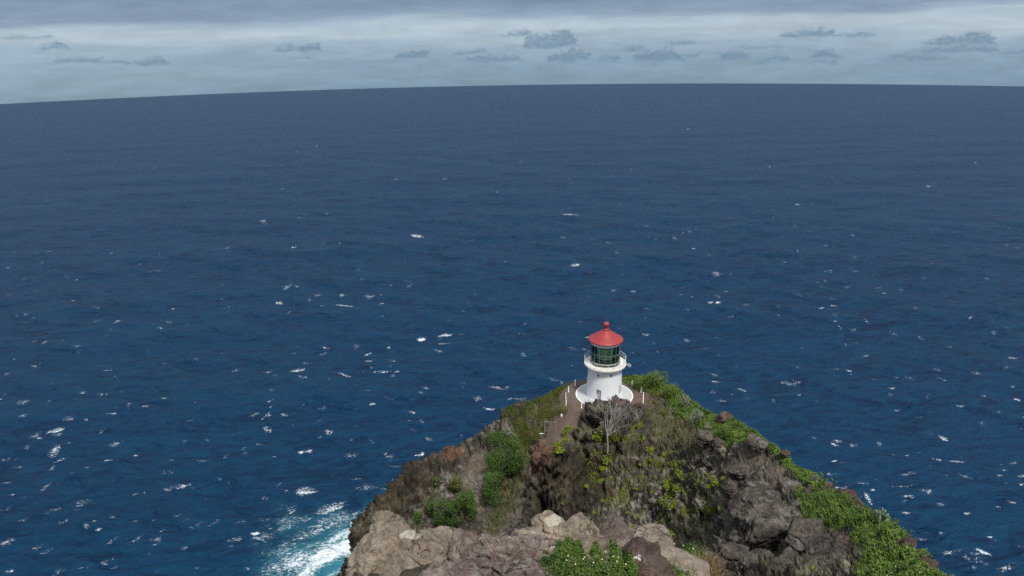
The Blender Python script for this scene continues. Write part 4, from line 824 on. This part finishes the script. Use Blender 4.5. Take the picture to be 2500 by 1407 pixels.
C_, N_, i_ = scatter(moss * infr, 80, 77); V, F_, v_ = leaves(C_ + N_ * 0.06, N_, 0.20, 0.5, 78); tag(obj('moss', V, F_, M['tuft_leaf'], None, {'var': v_ * 0.8}, False), 'sparse yellow green growth speckling the knoll face', 'moss', kind='stuff')
C_, N_, i_ = scatter(g2 * infr, 1.2, 177); V, F_, v_ = leaves(C_ + (0, 0, 0.34), N_, 0.04, 0.9, 178); tag(obj('small_flowers', V, F_, M['white_flower'], None, None, False), 'tiny white flowers scattered over the near green mat', 'flowers', kind='stuff')
# distinct shrubs in the hollow
def tree_limbs(mb_, p, d, L_, r_, lvl, rs, spread=0.6, pull=(0, 0, 0.1)):
    pts = [np.array(p)]; d = np.array(d) / np.linalg.norm(d); k = 4; rad_ = [r_]
    for i in range(k): d = d + rs.normal(size=3) * 0.13 + np.array(pull) * 0.25; d /= np.linalg.norm(d); pts.append(pts[-1] + d * L_ / k); rad_.append(r_ * (1 - 0.42 * (i + 1) / k))
    mb_.tube(pts, rad_, 5 if lvl > 1 else 3)
    if lvl > 0:
        for j in range(3 if lvl > 1 else 4):
            q = pts[rs.randint(2, len(pts))] if j else pts[-1]; dd = d + rs.normal(size=3) * spread; tree_limbs(mb_, q, dd, L_ * (0.55 + 0.3 * rs.rand()), rad_[-1] * 0.8, lvl - 1, rs, spread, pull)
    return pts
def shrub(px, py, wpx, hpx, label, mat, seed, leaf=0.2, count=1500, name='shrub', flowers=0, stem=True, lumps=9):
    rs = np.random.RandomState(seed); b_, nb_ = on_land(px, py + hpx * 0.42); dep = (b_ - CAM) @ FW; k = dep / FPX; W_, H_ = wpx * k * 1.2, hpx * k / 0.86 * 1.05
    root = tag(empty(name, b_), label, 'shrub'); C_ = []; N_ = []
    for j in range(lumps):
        a_ = rs.rand() * 6.28; q = rs.rand() ** 0.6; zz = rs.rand(); c_ = np.array([math.cos(a_) * q * W_ * 0.30, math.sin(a_) * q * W_ * 0.30, H_ * (0.16 + 0.62 * zz)]); rr_ = W_ * (0.22 + 0.14 * rs.rand()) * (1.1 - 0.35 * zz)
        m_ = count // lumps; d_ = rs.normal(size=(m_, 3)); d_ /= np.linalg.norm(d_, axis=1)[:, None]; d_[:, 2] *= 1.15
        C_.append(c_ + d_ * rr_ * (0.55 + 0.5 * rs.rand(m_, 1))); N_.append(d_)
    C_, N_ = np.concatenate(C_), np.concatenate(N_); C_[:, 2] = np.maximum(C_[:, 2], 0.02)
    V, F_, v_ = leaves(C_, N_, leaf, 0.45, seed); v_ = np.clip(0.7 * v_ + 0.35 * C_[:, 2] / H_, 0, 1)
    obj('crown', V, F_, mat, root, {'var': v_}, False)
    if stem:
        mb_ = MB()
        for j in range(4): tree_limbs(mb_, (0, 0, -0.2), (rs.normal() * 0.35, rs.normal() * 0.35, 1), H_ * 0.55, 0.05 * max(W_, 0.6) * 0.6, 1, rs)
        mb_.build('stems', M['bark'], root)
    if flowers:
        fm_ = ICO[2]; me_ = mesh('flower', fm_[0] * (1, 1, 0.8) * leaf * flowers[1], fm_[1], None, True, flowers[2])
        for j in range(flowers[0]): p_ = C_[rs.choice(np.nonzero(C_[:, 2] > 0.35 * H_)[0])] + (0, 0, leaf * 0.5); link('flower', me_, root, p_)
    return root
SL = M['shrub_leaf']
for i, (px, py, a, b, lb, cnt) in enumerate([(1219,1080,56,52,'round green shrub highest in the hollow, under the dead brush', 1500), (1207,1139,56,96,'tall green shrub in the middle of the hollow cluster', 2200), (1251,1118,58,90,'tall dark green shrub beside the rock rib', 2200), (1200,1198,52,84,'green shrub at the lower end of the hollow cluster', 1900), (1115,1186,32,48,'small olive shrub left of the hollow cluster', 900), (1138,1240,50,84,'feathery green shrub above the huge tan boulder', 1800), (1112,1256,40,74,'green shrub between two others above the tan boulder', 1500), (1083,1249,40,70,'narrow green shrub left of the feathery shrub', 1300), (1050,1240,20,48,'slim green shrub on the bare dark slope', 600), (1022,1262,26,26,'small dark green shrub touching the tan boulder top', 500), (1064,1179,14,30,'tiny upright green shrub on the dark slope', 300)]):
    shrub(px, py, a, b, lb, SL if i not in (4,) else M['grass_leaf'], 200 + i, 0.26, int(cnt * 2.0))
shrub(1700,1020,44,26,'silvery pale shrub on the green ridge behind the knoll', M['silver_leaf'], 230, 0.22, 500)
shrub(1672,985,34,24,'silvery shrub with pale flowers high on the green ridge', M['silver_leaf'], 231, 0.22, 400)
shrub(1728,1046,36,16,'silvery shrub at the lower edge of the green ridge', M['silver_leaf'], 232, 0.2, 300)
shrub(1710,1018,20,12,'small silvery shrub in the green ridge belt', M['silver_leaf'], 234, 0.2, 160)
shrub(1988,1168,20,28,'white flowered shrub on the right ridge skyline', M['silver_leaf'], 233, 0.2, 300)
shrub(1605,930,56,26,'dense dark green bush at the back right of the yard', M['cover_leaf'], 240, 0.26, 1600)
shrub(1570,935,44,20,'green bush behind the rear right guard post', M['cover_leaf'], 241, 0.26, 1000)
shrub(1640,958,50,26,'dark green bush on the crest right of the yard', M['cover_leaf'], 242, 0.26, 1300)
shrub(1765,1062,44,40,'round green bush on the ridge belt', M['cover_leaf'], 243, 0.24, 800)
shrub(1370,1003,44,18,'low tangled dry bush at the top of the path', M['grass_leaf'], 244, 0.22, 700)
shrub(1620,1010,20,12,'small bright green bush on the shoulder right of the knoll', M['cover_leaf'], 245, 0.2, 300)
# yellow-green tufts on the knoll face
TUFTS = [(1457,1061,26,24),(1466,1070,12,12),(1475,1031,12,14),(1504,1072,14,13),(1479,1085,9,9),(1457,1103,20,18),(1479,1122,20,24),(1471,1143,16,13),(1559,1040,16,13),(1543,1045,12,10),(1549,1056,9,8),(1567,1068,15,20),(1589,1099,18,22),(1588,1120,12,18),(1622,1111,17,17),(1607,1129,14,14),(1563,1133,9,9),(1644,1129,12,10),(1636,1102,9,9),(1601,1060,7,8),(1390,1043,18,18),(1382,1056,18,22),(1376,1070,14,14),(1365,1085,14,12),(1350,1085,12,10),(1367,1100,22,11),(1354,1101,12,9),(1406,1044,12,10),(1340,1101,9,9),
 (1493,1168,11,11),(1535,1173,11,11),(1549,1191,11,12),(1434,1189,12,10),(1466,1173,17,12),(1507,1230,13,13),(1502,1269,11,11),(1373,1228,8,8),(1468,1224,10,9),(1633,1179,26,22),(1656,1188,26,22),(1656,1153,17,20),(1667,1166,10,10),(1639,1208,22,16),(1616,1222,17,20),(1642,1240,18,16),(1616,1254,15,18),(1642,1295,22,18),(1619,1270,13,13),(1729,1191,12,10),(1735,1158,10,9),(1735,1240,18,30),(1645,1272,13,9),(1541,1289,15,11),(1745,1176,15,13),(1728,1193,12,11),(1751,1204,13,11),(1742,1241,20,30),(1755,1243,12,11),(1734,1157,9,9),(1762,1166,10,8),(1560,1180,12,8),(1520,1195,8,8),(1600,1165,9,8),(1622,1240,10,12),(1590,1200,9,7),(1680,1215,9,9),(1700,1250,9,9),(1530,1250,9,8),(1450,1250,9,8),(1627,1190,16,14),(1648,1222,14,12),(1610,1290,12,11)]
tm_ = []
for j in range(5):
    rs = np.random.RandomState(300 + j); n_ = 120; d_ = rs.normal(size=(n_, 3)); d_ /= np.linalg.norm(d_, axis=1)[:, None]; d_[:, 2] = np.abs(d_[:, 2]); C_ = d_ * (0.35 + 0.65 * rs.rand(n_, 1)) * (0.5, 0.5, 0.55) + rs.normal(size=(n_, 3)) * 0.06
    C_ += np.array([0.13, 0, 0.06]) * np.sign(rs.normal(size=(n_, 1))) * (0.4 + 0.6 * rs.rand()); V, F_, v_ = leaves(C_, d_, 0.26, 0.5, j); tm_.append(mesh('leaf_tuft', V, F_, {'var': v_}, False, M['tuft_leaf']))
for i, (px, py, a, b) in enumerate(TUFTS):
    p_, n_ = on_land(px, py + b * 0.25, 4.0); k = ((p_ - CAM) @ FW) / FPX; o = link('leaf_tuft', tm_[i % 5], None, p_ - n_ * 0.03, (0, 0, i * 1.7)); o.scale = (a * k * 1.25, a * k * 1.25, b * k * 1.35)
    wh = 'on the rock rib beside the dirt path' if px < 1412 else 'round the foot of the dead tree' if px < 1512 and py < 1130 else 'high on the knoll face right of the dead tree' if px < 1660 and py < 1140 else 'low in the dark middle of the knoll face' if px < 1570 else 'in the dense band down the right of the knoll face' if px < 1700 else 'on the grey rock left of the perched boulder'
    tag(o, 'bright yellow green leafy tuft ' + wh, 'tuft', 'yellow green tufts ' + wh)
# bleached dead tree on the knoll face, and dead brush in the hollow
def dead_tree(px, py, hpx, label, seed, lean=(0.25, 0, 0.3), trunk=0.42, limbs=7, lvl=3, thick=0.13, name='dead_tree'):
    rs = np.random.RandomState(seed); b_, n_ = on_land(px, py); b_ = b_ + np.array((0, -0.3, 0)); k = ((b_ - CAM) @ FW) / FPX; H_ = hpx * k / 0.86; root = tag(empty(name, b_), label, 'dead tree'); mb_ = MB(); pts = []
    for i in range(7): q = i / 6; pts.append(np.array((0.10 * math.sin(q * 5) + 0.05 * lean[0] * q, -0.05 * q, -0.3 + (H_ * trunk + 0.3) * q)))
    mb_.tube(pts, [thick * (1 - 0.35 * i / 6) for i in range(7)], 7); mb_.build('trunk', M['dead_wood'], root, True); br = MB()
    for j in range(limbs): tree_limbs(br, pts[-1 - (j % 2)], (rs.normal() * 0.42 + lean[0], rs.normal() * 0.3, 1.0 - 0.5 * rs.rand()), H_ * (0.26 + 0.12 * rs.rand()), thick * 0.45, lvl, rs, 0.42, lean)
    br.build('branches', M['dead_wood'], root); return root
dead_tree(1484, 1104, 122, 'bleached leafless tree standing against the dark knoll face', 12, (0.08, 0, 0.45), 0.42, 8)
def brush(px, py, wpx, hpx, label, seed, limbs=9):
    rs = np.random.RandomState(seed); b_, n_ = on_land(px, py + hpx * 0.4); k = ((b_ - CAM) @ FW) / FPX; root = tag(empty('dead_brush', b_), label, 'brush'); mb_ = MB(); H_ = hpx * k
    for j in range(limbs): tree_limbs(mb_, (rs.normal() * 0.15 * wpx * k, 0, -0.1), (rs.normal() * wpx / hpx * 0.7, rs.normal() * 0.4 - 0.3, 0.9), H_ * 0.6, 0.045, 2, rs, 0.5)
    mb_.build('twigs', M['dead_wood'], root)
brush(1245, 1050, 46, 34, 'grey dead brush above the hollow shrubs', 5); brush(1097, 1168, 44, 28, 'white dead branches on the dark slope left of the shrubs', 6); brush(1170, 1180, 40, 54, 'pale grey leafless bush beside the tall hollow shrub', 7, 14); brush(1095, 1208, 34, 20, 'low grey brush above the narrow green shrub', 9)
brush(1560, 1112, 40, 24, 'grey dead twigs on the knoll face right of the tree', 10, 5)
# prickly pear on the right skyline
rs = np.random.RandomState(77); b_, n_ = on_land(2146, 1272, 9); cx0 = tag(empty('prickly_pear', b_), 'prickly pear cactus with flat pads on the right skyline', 'cactus'); Vq, Fq, _ = ICO[3]
k = ((b_ - CAM) @ FW) / FPX
for j, (dx, dz, sx_, sz_, tl) in enumerate([(-10, 14, 10, 13, .3), (-2, 20, 9, 12, -.1), (6, 12, 10, 13, -.4), (12, 4, 10, 12, -.7), (-6, 4, 10, 13, .1), (3, 2, 11, 13, -.2), (-13, 25, 8, 10, .1), (2, 29, 7, 10, -.3), (14, 14, 8, 11, -.5), (19, -4, 9, 11, -.9), (10, 22, 7, 9, -.2)]):
    V = Vq * (sx_ * k * 0.55, 0.07, sz_ * k * 0.62); V[:, 0] *= 1 + 0.2 * V[:, 2] / (sz_ * k)
    ca, sa = math.cos(tl), math.sin(tl); V = np.stack([V[:, 0] * ca - V[:, 2] * sa, V[:, 1], V[:, 0] * sa + V[:, 2] * ca], 1); obj('pad', V, Fq, M['cactus'], cx0, loc=(dx * k, rs.normal() * 0.12, dz * k + 0.12), rot=(0, 0, rs.normal() * 0.6))
# the flowering bush and the other plants on the near ledge
def ledge_bush(label, spots, leaf, per, mat, seed, flowers=None, name='flowering_bush', aspect=0.4, catg='bush'):
    rs = np.random.RandomState(seed); pts = [at_r(px, py, r) for (px, py, r, _, _) in spots]; o_ = np.mean(pts, 0); root = tag(empty(name, o_ - (0, 0, 0.3)), label, catg); C_ = []; N_ = []
    for p_, (px, py, r, a, b) in zip(pts, spots):
        k = ((p_ - CAM) @ FW) / FPX; m_ = per; d_ = rs.normal(size=(m_, 3)); d_ /= np.linalg.norm(d_, axis=1)[:, None]; C_.append(p_ + d_ * (0.5 + 0.55 * rs.rand(m_, 1)) * np.array((a * k / 2, 0.42, b * k / 2 / 0.8)) - (o_ - (0, 0, 0.3))); N_.append(d_)
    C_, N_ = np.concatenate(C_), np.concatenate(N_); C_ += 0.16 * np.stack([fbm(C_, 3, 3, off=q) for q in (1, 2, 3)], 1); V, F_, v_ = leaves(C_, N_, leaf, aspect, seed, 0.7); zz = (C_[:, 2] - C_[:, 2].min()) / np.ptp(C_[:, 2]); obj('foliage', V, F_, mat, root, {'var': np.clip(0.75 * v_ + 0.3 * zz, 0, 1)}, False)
    if flowers:
        Vi, Fi, _ = ICO[2]; me_ = mesh('flower', Vi * (0.018, 0.018, 0.015), Fi, None, True, M['flower'])
        for (px, py) in flowers: p_ = at_r(px, py, np.mean([s_[2] for s_ in spots]) - 0.42); link('flower', me_, root, p_ - (o_ - (0, 0, 0.3)))
    return root
ledge_bush('leafy green bush dotted with cream flowers at the bottom centre', [(1352,1388,13.6,80,54),(1395,1380,13.8,96,56),(1440,1383,13.6,96,52),(1485,1388,13.6,90,48),(1525,1396,13.5,64,44),(1400,1408,13.2,130,44),(1470,1412,13.1,130,40),(1368,1350,14.0,44,20),(1335,1392,13.6,40,30),(1412,1345,14.0,30,18),(1455,1350,13.9,26,16),(1540,1376,13.6,30,22),(1500,1352,13.9,34,16),(1330,1372,13.9,22,18),(1388,1337,14.1,26,12)], 0.075, 950, M['bush_leaf'], 400, [(1387,1357),(1383,1368),(1427,1361),(1424,1365),(1449,1374),(1470,1366),(1510,1361),(1506,1371),(1528,1378),(1497,1359),(1352,1336),(1347,1337),(1478,1348),(1405,1378)])
ledge_bush('dark green bush at the right of the near ledge', [(1690,1350,19.5,60,44),(1680,1375,18.8,50,50),(1705,1395,18.0,60,40)], 0.085, 800, M['bush_leaf'], 410, [(1646,1328),(1692,1340),(1668,1332)], name='leafy_bush')
ledge_bush('thin green weeds at the bottom edge right of the lichen boulder', [(1665,1410,16.5,90,30),(1640,1400,16.8,50,24)], 0.09, 500, M['cover_leaf'], 412, name='weed_clump', catg='weeds')
for i, (px, py, a, b, lb) in enumerate([(1985,1335,26,16,'small yellow green weed between the angular grey boulders'), (1985,1390,20,12,'small yellow green weed at the bottom right'), (1770,1350,40,26,'green weed patch left of the black hollow'), (1905,1245,30,24,'yellow green weed in the cleft beside the massive boulder'), (1885,1245,26,12,'green weed on top of the massive split boulder'), (1925,1310,18,16,'green weed low in the black cleft'), (1990,1300,18,20,'yellow green weed on the angular grey boulder')]):
    shrub(px, py, a, b, lb, M['tuft_leaf'] if 'yellow' in lb else M['cover_leaf'], 500 + i, 0.10, 420, 'weed_clump', stem=False, lumps=6)
rs = np.random.RandomState(91); p_ = at_r(1722, 1392, 18.4); C_ = rs.normal(size=(700, 3)) * (0.22, 0.2, 0.12); V, F_, v_ = blades(C_, np.tile((0, 0, 1.0), (700, 1)), 0.38, 0.010, 8, 0.8)
rt_ = tag(empty('dry_grass', p_), 'straw coloured dry grass clump right of the dark green bush', 'grass clump'); obj('blade_clump', V, F_, M['dry_leaf'], rt_, {'var': v_}, False)
print('objects', len(bpy.data.objects), 'tris', sum(sum(len(p.vertices) - 2 for p in o.data.polygons[:1]) * len(o.data.polygons) for o in bpy.data.objects if o.type == 'MESH' and len(o.data.polygons)))
